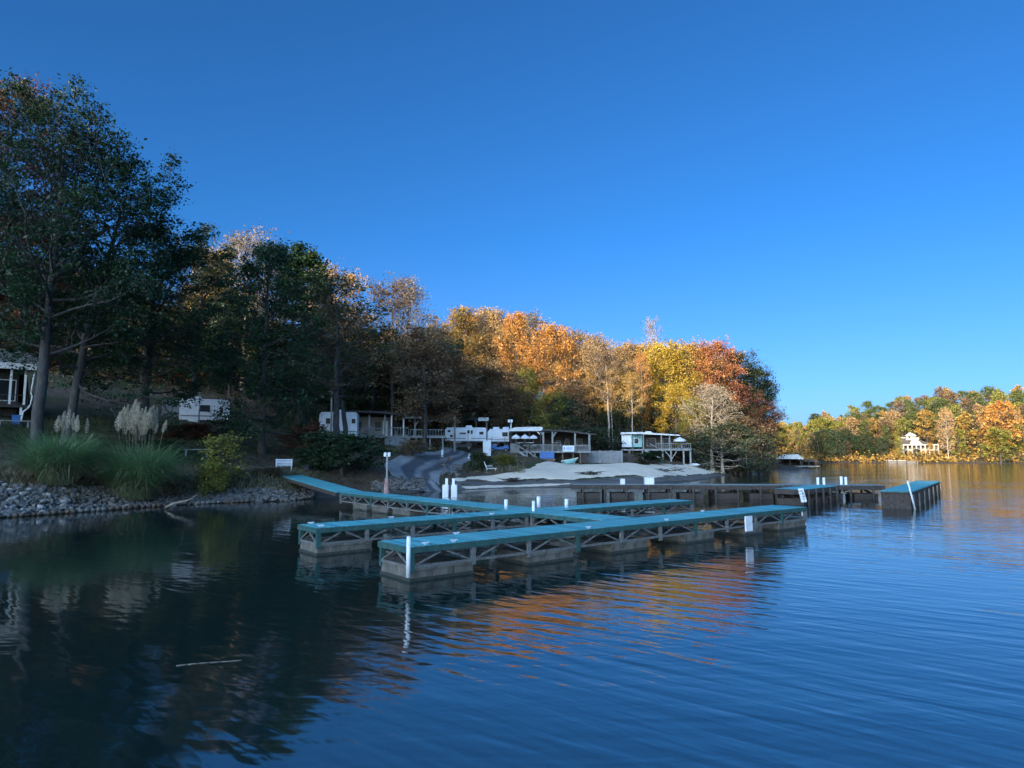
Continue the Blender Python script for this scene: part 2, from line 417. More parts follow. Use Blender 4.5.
tag(link('ground', mesh_np('ground', V, F, True), ground_material()), kind='structure')

# ------------------------------------------------------------------ lake
def water_material():
    m, nt, out = newmat('lake_water')
    b = N(nt, 'BsdfPrincipled')
    b.inputs['Base Color'].default_value = (.007, .017, .015, 1); b.inputs['Roughness'].default_value = .06
    b.inputs['IOR'].default_value = 2.7; b.inputs['Specular IOR Level'].default_value = .5
    tc = N(nt, 'TexCoord')
    def layer(rot, lx, ly, detail, dist=0, rough=.5):       # noise stretched along crests of length lx, spaced ly
        mp = N(nt, 'Mapping', vector_type='TEXTURE'); mp.inputs['Rotation'].default_value = (0, 0, R(rot)); mp.inputs['Scale'].default_value = (lx, ly, 1)
        nt.links.new(tc.outputs['Object'], mp.inputs[0])
        n = N(nt, 'TexNoise'); n.inputs['Scale'].default_value = 1; n.inputs['Detail'].default_value = detail
        n.inputs['Roughness'].default_value = rough; n.inputs['Distortion'].default_value = dist
        nt.links.new(mp.outputs[0], n.inputs['Vector'])
        return n.outputs[0]
    w1 = layer(-36, 1.7, .32, 1.5, .35, .4)       # wavelets
    w2 = layer(-20, 6.5, 1.9, 1, .4)              # slow swell
    w3 = layer(4, 1.3, .30, 1.5, .3)              # a second train crossing the first
    w4 = layer(-48, .7, .17, 1.5, .3)             # fine ripple
    mk = layer(0, 14, 9, 2, .8)                   # patches of breeze
    def mul(a, k):
        n = N(nt, 'Math', operation='MULTIPLY'); nt.links.new(a, n.inputs[0])
        if isinstance(k, (int, float)): n.inputs[1].default_value = k
        else: nt.links.new(k, n.inputs[1])
        return n.outputs[0]
    def add(a, c):
        n = N(nt, 'Math', operation='ADD'); nt.links.new(a, n.inputs[0]); nt.links.new(c, n.inputs[1]); return n.outputs[0]
    msk = N(nt, 'MapRange'); msk.inputs['From Min'].default_value = .35; msk.inputs['From Max'].default_value = .65
    msk.inputs['To Min'].default_value = .35; msk.inputs['To Max'].default_value = 1.0
    nt.links.new(mk, msk.inputs['Value'])
    sx = N(nt, 'SeparateXYZ'); nt.links.new(tc.outputs['Object'], sx.inputs[0])
    lee = N(nt, 'MapRange'); lee.inputs['From Min'].default_value = -9; lee.inputs['From Max'].default_value = 2; lee.inputs['To Min'].default_value = .45; lee.inputs['To Max'].default_value = 1.15
    nt.links.new(sx.outputs[0], lee.inputs['Value'])                       # calmer in the lee of the bank
    h = add(add(mul(mul(w1, msk.outputs[0]), .020), mul(w2, .014)), mul(mul(w3, msk.outputs[0]), .008))
    h = add(h, mul(mul(w4, msk.outputs[0]), .0050))
    h = mul(h, lee.outputs[0])
    bp = N(nt, 'Bump'); bp.inputs['Strength'].default_value = 1.0; bp.inputs['Distance'].default_value = 1.0
    nt.links.new(h, bp.inputs['Height']); nt.links.new(bp.outputs[0], b.inputs['Normal'])
    nt.links.new(b.outputs[0], out.inputs[0]); return m
wv = np.array([(-1500, -850, 0), (1500, -850, 0), (1500, 1500, 0), (-1500, 1500, 0)], float)
tag(link('lake_water', mesh_np('lake_water', wv, np.array([[0, 1, 2, 3]])), water_material()), kind='structure')

# ------------------------------------------------------------------ sheets that follow the ground: sand, road
def patch_from_px(name, pts, m, dz=.06, step=.32, jitter=0.25, seed=1):
    P = np.array([hit(a, b)[:2] if b > HZ - 30 else onground(a, 80)[:2] for a, b in pts])
    # refine + roughen the outline
    rr = np.random.RandomState(seed); Q = []
    for i in range(len(P)):
        a, b = P[i], P[(i + 1) % len(P)]; n = max(2, int(np.hypot(*(b - a)) / .8))
        for k in range(n): Q.append(a + (b - a) * k / n + rr.uniform(-jitter, jitter, 2))
    Q = np.array(Q)
    xs = np.arange(Q[:, 0].min() - 1, Q[:, 0].max() + 1, step); ys = np.arange(Q[:, 1].min() - 1, Q[:, 1].max() + 1, step)
    X, Y = np.meshgrid(xs, ys); x, y = X.ravel(), Y.ravel()
    ins = np.zeros(x.shape, bool); best = np.full(x.shape, 1e9)
    for i in range(len(Q)):
        a, b = Q[i], Q[(i + 1) % len(Q)]
        c = (a[1] > y) != (b[1] > y)
        with np.errstate(divide='ignore', invalid='ignore'): xi = a[0] + (y - a[1]) / ((b[1] - a[1]) or 1e-9) * (b[0] - a[0])
        ins ^= c & (x < xi)
        d = b - a; t = np.clip(((x - a[0]) * d[0] + (y - a[1]) * d[1]) / (d @ d + 1e-9), 0, 1)
        best = np.minimum(best, np.hypot(x - a[0] - t * d[0], y - a[1] - t * d[1]))
    sd = np.where(ins, best, -best)
    z = ground(x, y) + np.clip(sd * .3, -.3, dz) + rr.uniform(-.012, .012, x.shape)
    I = np.arange(len(x)).reshape(X.shape)
    F = np.stack([I[:-1, :-1].ravel(), I[:-1, 1:].ravel(), I[1:, 1:].ravel(), I[1:, :-1].ravel()], 1)
    keep = (sd[F] > -.7).any(1)
    F = F[keep]; used, inv = np.unique(F, return_inverse=True)
    V = np.stack([x, y, z], 1)[used]
    return tag(link(name, mesh_np(name, V, inv.reshape(F.shape), True), m), kind='structure')
M['sand'] = surf('pale_sand', (.56, .465, .35), (.70, .595, .45), 1.6, .95, .4, detail=12, stain=.25, stain_c=(.40, .34, .27))
M['mud'] = surf('wet_mud', (.05, .047, .042), (.15, .14, .125), 1.0, .8, .5, detail=9, stretch=(.5, 1.6, 1))
patch_from_px('sand_beach', [(520, 472), (535, 465), (575, 463.4), (622, 463.4), (660, 463.6), (695, 466), (724, 470.5), (712, 473.5), (690, 475.2), (655, 477.5), (600, 478.5), (560, 479.4), (520, 480), (480, 481), (455, 481.8), (452, 478.5), (480, 476)], M['sand'])
patch_from_px('mud_flat', [(448, 482.2), (480, 481.4), (520, 480.5), (560, 479.9), (600, 479), (655, 478), (690, 475.8), (712, 474.2), (725, 475), (695, 480.5), (640, 484.5), (575, 486.8), (530, 488), (490, 489.3), (450, 491)], M['mud'], dz=.03, seed=2)
patch_from_px('sand_strip', [(458, 487.0), (490, 485.6), (530, 484.8), (570, 483.6), (580, 485.2), (545, 486.5), (500, 488.0), (462, 489.2)], M['sand'], dz=.07, seed=3)
def path_ribbon(name, centre_px, widths, m, dz=.07, n=60):
    C = np.array([hit(a, b) for a, b in centre_px])
    t = np.linspace(0, len(C) - 1, n); k = np.arange(len(C))
    def cr(c):                                   # catmull-rom through the centres
        out = []
        for tt in t:
            i = min(int(tt), len(C) - 2); f = tt - i
            p = [c[max(i - 1, 0)], c[i], c[i + 1], c[min(i + 2, len(C) - 1)]]
            out.append(.5 * (2 * p[1] + (p[2] - p[0]) * f + (2 * p[0] - 5 * p[1] + 4 * p[2] - p[3]) * f * f + (3 * p[1] - p[0] - 3 * p[2] + p[3]) * f ** 3))
        return np.array(out)
    X, Y = cr(C[:, 0]), cr(C[:, 1]); W = np.interp(t, k, widths)
    tx, ty = np.gradient(X), np.gradient(Y); L = np.hypot(tx, ty) + 1e-9
    nxn, nyn = ty / L, -tx / L
    us = np.linspace(-1, 1, 21); V = []; U = []
    al = np.concatenate([[0], np.cumsum(np.hypot(np.diff(X), np.diff(Y)))])
    for i in range(n):
        for u in us:
            x, y = X[i] + nxn[i] * W[i] / 2 * u, Y[i] + nyn[i] * W[i] / 2 * u
            V.append((x, y, ground(x, y) + (dz if abs(u) < .99 else -.15))); U.append(((u + 1) / 2, al[i] / 10))
    q = len(us); I = np.arange(n * q).reshape(n, q)
    F = np.stack([I[:-1, :-1].ravel(), I[:-1, 1:].ravel(), I[1:, 1:].ravel(), I[1:, :-1].ravel()], 1)
    return tag(link(name, mesh_np(name, np.array(V), F, True, np.array(U)), m), kind='structure')
def road_material():
    m, nt, out = newmat('ramp_concrete')
    b = N(nt, 'BsdfPrincipled'); b.inputs['Roughness'].default_value = .8; b.inputs['Specular IOR Level'].default_value = .3
    uv = N(nt, 'UVMap'); sx = N(nt, 'SeparateXYZ'); nt.links.new(uv.outputs[0], sx.inputs[0])
    tc = N(nt, 'TexCoord'); nz = N(nt, 'TexNoise'); nz.inputs['Scale'].default_value = .9; nz.inputs['Detail'].default_value = 9
    nt.links.new(tc.outputs['Object'], nz.inputs['Vector'])
    md = N(nt, 'Math', operation='MULTIPLY_ADD'); md.inputs[1].default_value = .10; nt.links.new(nz.outputs[0], md.inputs[0]); nt.links.new(sx.outputs[0], md.inputs[2])
    base = ramp(nt, nz.outputs[0], [(.3, (.17, .17, .168)), (.7, (.27, .265, .25))])
    tracks = ramp(nt, md.outputs[0], [(0, (0, 0, 0)), (.33, (0, 0, 0)), (.38, (.85, .85, .85)), (.56, (.85, .85, .85)), (.61, (.2, .2, .2)), (.68, (.2, .2, .2)), (.73, (.85, .85, .85)), (.82, (.85, .85, .85)), (.88, (0, 0, 0)), (1, (0, 0, 0))])
    mx = N(nt, 'MixRGB'); mx.inputs[2].default_value = (.045, .048, .055, 1)
    nt.links.new(tracks.outputs[0], mx.inputs[0]); nt.links.new(base.outputs[0], mx.inputs[1]); nt.links.new(mx.outputs[0], b.inputs['Base Color'])
    nt.links.new(b.outputs[0], out.inputs[0]); return m
ROAD_PX = [(424, 492), (420, 485), (414, 478), (413, 470), (423, 464), (441, 458.5), (456, 454.5), (460, 451)]
path_ribbon('boat_ramp_road', ROAD_PX, [3.2, 3.4, 4.3, 5.2, 5.2, 4.8, 4.2, 3.6], road_material())
M['dirt'] = surf('packed_tan_dirt', (.13, .11, .085), (.24, .205, .165), 1.4, .95, .4, detail=9)
path_ribbon('bank_path', [(160, 476), (190, 473), (225, 471), (262, 470), (300, 470.5), (322, 473)], [1.2, 1.5, 1.7, 1.8, 1.8, 1.4], M['dirt'], dz=.05)
# ------------------------------------------------------------------ docks
DZ = .80
A = PZ(410, 547, DZ); B = PZ(806, 507, DZ)
e1 = (B - A); LEN1 = float(np.linalg.norm(e1)); e1 = e1 / LEN1
DANG = math.atan2(e1[1], e1[0])
e2 = np.array([-e1[1], e1[0], 0])
_meshes = {}
def part_copy(key, name, make, m, parent, loc, rot=None):
    """same little member many times: one mesh, many child objects"""
    if key not in _meshes:
        o = make().build(name, m, parent, loc, rot); _meshes[key] = o; return o
    o = _meshes[key].copy(); COL.objects.link(o); o.parent = parent; o.location = [float(v) for v in loc]; o.rotation_euler = rot or (0, 0, 0)
    return o
def float_mb(l, w, h0, h1):
    mb = MB(); n = max(2, round(l / .62)); s = l / n
    for i in range(n):                      # a row of moulded tubs, joined by thin webs
        c = -l / 2 + s * (i + .5)
        mb.box((c, 0, (h0 + h1) / 2), (s - .035, w, h1 - h0), taper=.97)
        if i: mb.box((c - s / 2, 0, (h0 + h1) / 2), (.06, w * .96, (h1 - h0) * .96))
    mb.bb(-l / 2 + .02, l / 2 - .02, -w / 2 - .03, w / 2 + .03, h1 - .05, h1 + .012)
    return mb
def finger(name, label, origin, ang, length, width, group, floats, bays, posts_green=(), cat='dock', float_z=(-.22, .29)):
    """long deck on a triangulated steel frame that sits on floats; local x along it, y across"""
    root = thing(name, label, cat, (origin[0], origin[1], 0), ang, group)
    d = MB().bb(0, length, 0, width, DZ - .045, DZ)
    d.build('deck', M['deck'], root)
    tr = MB(); tr.bb(-.01, length + .01, -.035, 0.0, DZ - .15, DZ - .012); tr.bb(-.01, length + .01, width, width + .035, DZ - .15, DZ - .012)
    tr.bb(-.045, -.01, -.035, width + .035, DZ - .15, DZ - .012); tr.bb(length + .01, length + .045, -.035, width + .035, DZ - .15, DZ - .012)
    tr.build('edge_board', M['greenpaint'], root)
    bl = length / bays
    zb, zt = .335, DZ - .17
    for y in (.03, width - .03):
        MB().bb(0, length, y - .03, y + .03, zb - .03, zb + .03).build('bottom_rail', M['galv'], root)
        for i in range(bays + 1):
            x = min(max(i * bl, .06), length - .06)
            part_copy('post', 'post', lambda: MB().bb(-.06, .06, -.04, .04, zb - .12, zt + .02), M['galv'] if i % 3 else M['greenpaint'], root, (x, y, 0)) if i % 3 else \
                part_copy('gpost', 'post', lambda: MB().bb(-.065, .065, -.042, .042, zb - .14, zt + .02), M['greenpaint'], root, (x, y, 0))
            if i < bays:
                part_copy(('br', round(bl, 2)), 'brace', lambda: MB().bar((.12, 0, zb + .03), (bl * .44, 0, zt), .035, .045), M['galv'], root, (x, y, 0))
                part_copy(('br', round(bl, 2)), 'brace', None, None, root, ((i + 1) * bl, y, 0), (0, 0, math.pi))
    for x in (.03, length - .03):
        MB().bb(x - .03, x + .03, .06, width - .06, zb - .03, zb + .03).build('end_rail', M['galv'], root)
        MB().bar((x, .1, zb + .03), (x, width * .45, zt), .035, .045).build('brace', M['galv'], root)
        MB().bar((x, width - .1, zb + .03), (x, width * .55, zt), .035, .045).build('brace', M['galv'], root)
    for a, b in floats:
        c = (a + b) / 2
        f = part_copy(('fl', round(b - a, 1), round(width, 1)), 'float', lambda: float_mb(b - a, width - .04, *float_z), M['float'], root, (c, width / 2, 0))
        part_copy(('fb', round(b - a, 1), round(width, 1)), 'waterline', lambda: MB().bb(-(b - a) / 2 - .012, (b - a) / 2 + .012, -width / 2 + .008, width / 2 - .008, -.2, .07), M['float_band'], f, (0, 0, 0))
    return root
def local(root, p):
    a = root.rotation_euler.z; dx, dy = p[0] - root.location.x, p[1] - root.location.y
    return (dx * math.cos(a) + dy * math.sin(a), -dx * math.sin(a) + dy * math.cos(a))
W1 = 1.45
G = 'teal decked dock sections in the cove'
f1 = finger('dock_finger', 'nearest teal dock finger, longest one, on open steel trusses and grey floats', A, DANG, LEN1, W1, G,
            [(0.02, 1.85), (3.65, 5.3), (6.9, 8.5), (10.4, 12.0), (13.9, 15.1), (16.2, LEN1 - .03)], 10)
o2 = PZ(317, 528, DZ); far2 = PZ(687.5, 500, DZ)
L2 = float(np.dot(far2 - o2, e1))
# the walkway crosses finger two; centre line leaves finger one at mid
wk0 = PZ(622, 519, DZ) ; k = float(np.dot(wk0 - A, e1))
s2 = float(np.dot(o2 - A, e1)); t2 = float(np.dot(o2 - A, e2))
WW = 1.5
cross = k - s2                                # where the walkway meets finger two along its length
f2 = finger('dock_finger', 'second teal dock finger, behind the nearest one and left of the walkway', o2, DANG, cross - WW / 2 - .06, 1.32, G,
            [(.02, 1.8), (4.2, 5.8), (8.0, 9.4)], 5)
o3 = o2 + e1 * (cross + WW / 2 + .06)
f3 = finger('dock_finger', 'short teal dock finger at the back, beyond the walkway crossing', o3, DANG, L2 - cross - WW / 2 - .06, 1.32, G,
            [(.4, 2.0), (4.6, 6.2)], 4)
o4 = A + e1 * (k + WW / 2) + e2 * (W1 + .06)
WL = 21.0 - W1
wk = finger('dock_walkway', 'long teal main walkway crossing the dock fingers towards the bank', o4, DANG + math.pi / 2, WL, WW, G,
            [(1.0, 2.6), (7.4, 9.0), (12.2, 13.8), (14.3, 15.9), (16.4, 18.0)], 11)
# white bumper posts, each a part of the dock it is bolted to
def post_px(root, px, y0, y1, zb, w=None, flatw=None, nudge=(0, 0)):
    p = PZ(px, y1, zb); lx, ly = local(root, p)
    lx += nudge[0]; ly += nudge[1]
    ztop = PD(px, y0, p[1])[2]
    if flatw: mb = MB().bb(lx - flatw / 2, lx + flatw / 2, ly - .06, ly - .01, zb, ztop)
    else: mb = MB().cyl((lx, ly, zb), (lx, ly, ztop), w, n=14)
    mb.build('bumper_post', M['pvc'], root)
post_px(f1, 405, 536, 577, .26, .048, nudge=(.02, -.10))
post_px(f1, 748, 516, 531, .30, flatw=.40)
post_px(f2, 533.5, 501, 523, .36, .055)
post_px(wk, 506, 499.5, 509, DZ, .07); post_px(wk, 538.6, 496.5, 507.5, DZ, .075); post_px(wk, 566.5, 499, 508, DZ, .075)
for root, pts in ((f1, [(.5, .12), (1.3, .1), (2.2, 1.3), (6, .1), (9.6, .12), (13.2, 1.3)]), (f2, [(.3, 1.15), (.2, .2), (3.1, 1.2), (6.5, .12)]), (wk, [(5, .15), (11, .15)])):
    for lx, ly in pts:                      # mooring cleats
        part_copy('cleat', 'mooring_cleat', lambda: MB().bb(-.10, .10, -.02, .02, .035, .06).bb(-.045, -.02, -.018, .018, 0, .036).bb(.02, .045, -.018, .018, 0, .036), M['pvc'], root, (lx, ly, DZ + .002))
# gangway up to the bank
gw_lo = o4 + e2 * WL; gw_hi = hit(291, 477.5)
dirg = np.array([gw_hi[0] - gw_lo[0] + e1[0] * .9, gw_hi[1] - gw_lo[1] + e1[1] * .9, 0])
gl = float(np.linalg.norm(dirg)); ga = math.atan2(dirg[1], dirg[0]); gz = gw_hi[2] + .12
gr = thing('gangway', 'sloping teal gangway from the walkway up to the rocky bank', 'gangway', (gw_lo[0] + dirg[0] * .008 - e1[0] * .9, gw_lo[1] + dirg[1] * .008 - e1[1] * .9, 0), ga)
sl = math.atan2(gz - DZ, gl)
MB().box((gl / 2, 0, (DZ + gz) / 2), (gl / math.cos(sl), 1.5, .05), ry=-sl).build('deck', M['deck'], gr)
for s in (-1, 1):
    MB().bar((0, s * .77, DZ - .12), (gl, s * .77, gz - .12), .04, .2).build('side_rail', M['darkwood'], gr)
# the dark dock across the back of the cove
def dark_dock(name, label, p0, p1, width, nposts, floats, top='deck'):
    d = p1 - p0; L = float(np.hypot(d[0], d[1])); a = math.atan2(d[1], d[0])
    r = thing(name, label, 'dock', (p0[0], p0[1], 0), a, 'dark docks across the back of the cove')
    z = float(p0[2])
    MB().bb(0, L, 0, width, z - .06, z).build('deck', M[top], r)
    MB().bb(0, L, -.05, -.004, z - .30, z - .02).bb(0, L, width + .004, width + .05, z - .30, z - .02).bb(-.05, -.004, -.05, width + .05, z - .3, z - .02).bb(L + .004, L + .05, -.05, width + .05, z - .3, z - .02).build('edge_board', M['darkwood'], r)
    for i in range(nposts):
        x = L * (i + .5) / nposts
        for y in (-.09, width + .09):
            part_copy(('dp', round(z, 1)), 'post', lambda: MB().cyl((0, 0, -1.2), (0, 0, z - .05), .07, n=8), M['darkwood'], r, (x, y, 0))
        part_copy(('cb', round(width, 1)), 'cross_brace', lambda: MB().bar((0, -.09, .25), (0, width + .09, z - .3), .05, .12), M['darkwood'], r, (x + .08, 0, 0))
    for i in range(floats):
        x = L * (i + .5) / floats
        part_copy(('df', round(width, 1)), 'float', lambda: MB().box((0, 0, .1), (1.5, width - .1, .5), taper=.95), M['darkwood'], r, (x, width / 2, 0))
    return r
M['deck_weathered'] = surf('weathered_grey_green_boards', (.10, .14, .14), (.2, .25, .25), 4, .8, .1)
c0 = PZ(572, 484.5, .9); c1 = PZ(884, 485.2, .9)
dA = dark_dock('cove_dock', 'long dark dock stretching across the cove in front of the sand', c0, c1, 1.5, 14, 9, 'deck_weathered')
s0 = PZ(822, 491.5, .9); s1 = PZ(846, 484.8, .9)
q0 = PZ(803, 489.5, .9); q1 = PZ(838, 485.8, .9)
dB = dark_dock('spur_dock', 'short dark dock spur with two bent white bumpers, pointing at the viewer', np.array([q0[0], q0[1], .9]), np.array([q1[0], q1[1], .9]), 1.6, 5, 3, 'deck')
for px in (823, 834):                       # bent white bumpers
    p = PZ(px, 493, .8); lx, ly = local(dB, p)
    b = MB(); pr = None
    for i in range(6):
        t = i / 5; q = (lx + .16 * math.sin(t * 1.7) - .1, -.16 - .1 * t, .98 - .75 * t)
        if pr: b.cyl(pr, q, .085, n=8)
        pr = q
    b.build('bumper', M['pvc'], dB)
for px, y0 in ((818, 477.5), (824, 477.5), (841.5, 476.5), (846, 477)):
    p = PZ(px, 484.6, .9); zt = PD(px, y0, p[1])[2]; lx, ly = local(dA, p)
    MB().cyl((lx, ly, .3), (lx, ly, zt), .085, n=10).build('guide_post', M['pvc'], dA)
# heavy teal-topped dock on the right with pale fender timbers
r0 = PZ(911, 491.5, .92); r1 = PZ(940, 481.2, .92); rl = PZ(884, 487.5, .92)
dv = r1 - r0; RLn = float(np.hypot(dv[0], dv[1])); ra = math.atan2(dv[1], dv[0])
rw = 1.45
rd = thing('end_dock', 'dark boxy dock with teal top and a row of pale fender timbers', 'dock', (r0[0], r0[1], 0), ra, 'dark docks across the back of the cove')
MB().bb(0, RLn, 0, rw, .86, .92).build('deck', M['deck'], rd)
MB().bb(.03, RLn - .03, .03, rw - .03, -.25, .80).build('skirt', M['darkwood'], rd)
MB().bb(-.03, RLn + .03, -.03, rw + .03, .80, .857).build('edge_board', M['darkwood'], rd)
for i in range(7):
    x = .35 + i * (RLn - .7) / 6
    MB().bb(x - .16, x + .16, -.10, -.032, -.15, .74).build('fender', M['float'], rd)
lx, ly = local(rd, r0)
MB().cyl((.15, -.16, -.2), (-.30, .1, 1.5), .045, n=10).build('leaning_pole', M['pvc'], rd)
# dock boxes on the cove dock
for i, (px, w, h, lb) in enumerate(((642.5, .62, .42, 'white dock box on the long dark dock before the sand, the bigger of two'), (617.5, .28, .3, 'small white dock box on the long dark dock before the sand'))):
    p = PZ(px, 489.5, .45)
    bx = thing('dock_box', lb, 'box', (p[0], p[1] + .0, .9), dA.rotation_euler.z, 'white dock boxes')
    bx.location = (p[0], float(dA.location.y + (p[0] - dA.location.x) * math.tan(dA.rotation_euler.z)) + .35, .902)
    MB().bb(-w / 2, w / 2, -.22, .22, 0, h).build('body', M['white'], bx, bevel=.02)
    MB().bb(-w / 2 - .02, w / 2 + .02, -.24, .24, h + .002, h + .06).build('lid', M['white'], bx, bevel=.02)
# twin ramp marker in the shallows
p = PZ(449.5, 497, 0)
for i, (px, lb) in enumerate(((446.5, 'white marker post beside the boat ramp, the one nearer the lamp post'), (453.3, 'white marker post beside the boat ramp, the one nearer the sand'))):
    q = PD(px, 497, p[1]); mk = thing('ramp_marker', lb, 'marker post', (q[0], q[1] + .02 * i, -.6), 0, 'twin white ramp markers')
    zt = PD(px, 478.5, p[1])[2] + .6
    MB().bb(-.085, .085, -.085, .085, 0, zt).build('post', M['pvc'], mk)
    MB().bb(-.2 + .06 * (1 if i else -1), .2 + .06 * (1 if i else -1), -.2, .2, .45, 1.42).build('sleeve', M['white'], mk, bevel=.03)
# lamp on its faded red base, rising beside the walkway
p = PZ(384, 492.5, .4); lp = thing('lamp_post', 'lamp post with twin white boxes on a faded red base beside the walkway', 'lamp post', (p[0], p[1] + .9, -.5))
zt = PD(384, 453, p[1] + .9)[2] + .5
MB().cyl((0, 0, 0), (0, 0, 1.75), .26, .12, 10, False).build('base', M['pinkbrick'], lp)
MB().bb(-.05, .05, -.05, .05, 1.75, zt).build('pole', M['greywood'], lp)
for s in (-1, 1): MB().bb(s * .13 - .09, s * .13 + .09, -.08, .08, zt - .24, zt + .04).build('lamp_head', M['white'], lp, bevel=.02)
MB().bb(-.1, .1, -.06, .06, zt - .2, zt - .12).build('bracket', M['galv'], lp)
# floating stick
p = PZ(176, 666, 0); q = PZ(242, 660, 0)
st = MB(); pr = None
for i in range(7):
    t = i / 6; c = p + (q - p) * t; c = (c[0], c[1] + .02 * math.sin(t * 5), .004)
    if pr is not None: st.cyl(pr, c, .005 + .003 * (1 - t), n=6)
    pr = c
tag(st.build('floating_stick', M['driftwood']), 'thin pale stick floating on the dark water near the viewer', 'stick')
# ------------------------------------------------------------------ trees
def unit(v): return v / (np.linalg.norm(v, axis=-1, keepdims=True) + 1e-9)
def tubes(lines):
    """lines: list of (points k×3, radii k, sides)"""
    VV, FF, o = [], [], 0
    for P, r, n in lines:
        P = np.asarray(P, float); k = len(P)
        T = unit(np.gradient(P, axis=0))
        ref = np.array([0, 0, 1.0]) if abs(T[0][2]) < .8 else np.array([1.0, 0, 0])
        S = unit(np.cross(T, ref)); U = np.cross(S, T)
        a = np.arange(n) * 2 * np.pi / n
        ring = P[:, None] + (S[:, None] * np.cos(a)[None, :, None] + U[:, None] * np.sin(a)[None, :, None]) * np.asarray(r)[:, None, None]
        VV.append(ring.reshape(-1, 3))
        i = np.arange(k - 1)[:, None] * n; j = np.arange(n)[None]; j2 = (j + 1) % n
        FF.append(np.stack([i + j, i + j2, i + n + j2, i + n + j], -1).reshape(-1, 4) + o)
        o += k * n
    return np.concatenate(VV), np.concatenate(FF)
def leaves(C, size, rg, up=.3, aspect=.62, droop=0):
    n = len(C)
    nr = rg.normal(size=(n, 3)); nr[:, 2] = np.abs(nr[:, 2]) + up; nr = unit(nr)
    a = rg.normal(size=(n, 3)); a[:, 2] -= droop; t = unit(a - nr * (a * nr).sum(1, keepdims=True)); b = np.cross(nr, t)
    s = (size * np.clip(rg.lognormal(-.06, .38, n), .4, 2.1))[:, None]
    V = np.stack([C - t * s * .5, C + b * s * .5 * aspect - t * s * .05, C + t * s * .5, C - b * s * .5 * aspect - t * s * .05], 1).reshape(-1, 3)
    F = np.arange(4 * n).reshape(n, 4)
    return V, F
ENV = {'round': lambda u: math.sqrt(max(.05, 1 - (2 * u - .85) ** 2 / 1.45)), 'oval': lambda u: math.sqrt(max(.04, 1 - (2 * u - .7) ** 2 / 1.75)),
       'cone': lambda u: 1.03 - .93 * u, 'vase': lambda u: max(.22, .55 + .65 * u - .95 * max(0, u - .62) / .38 * .75), 'dome': lambda u: math.sqrt(max(.06, 1 - u * u)),
       'column': lambda u: .8 * math.sqrt(max(.06, 1 - (2 * u - .8) ** 2 / 1.5)) + .15}
class Proto: pass
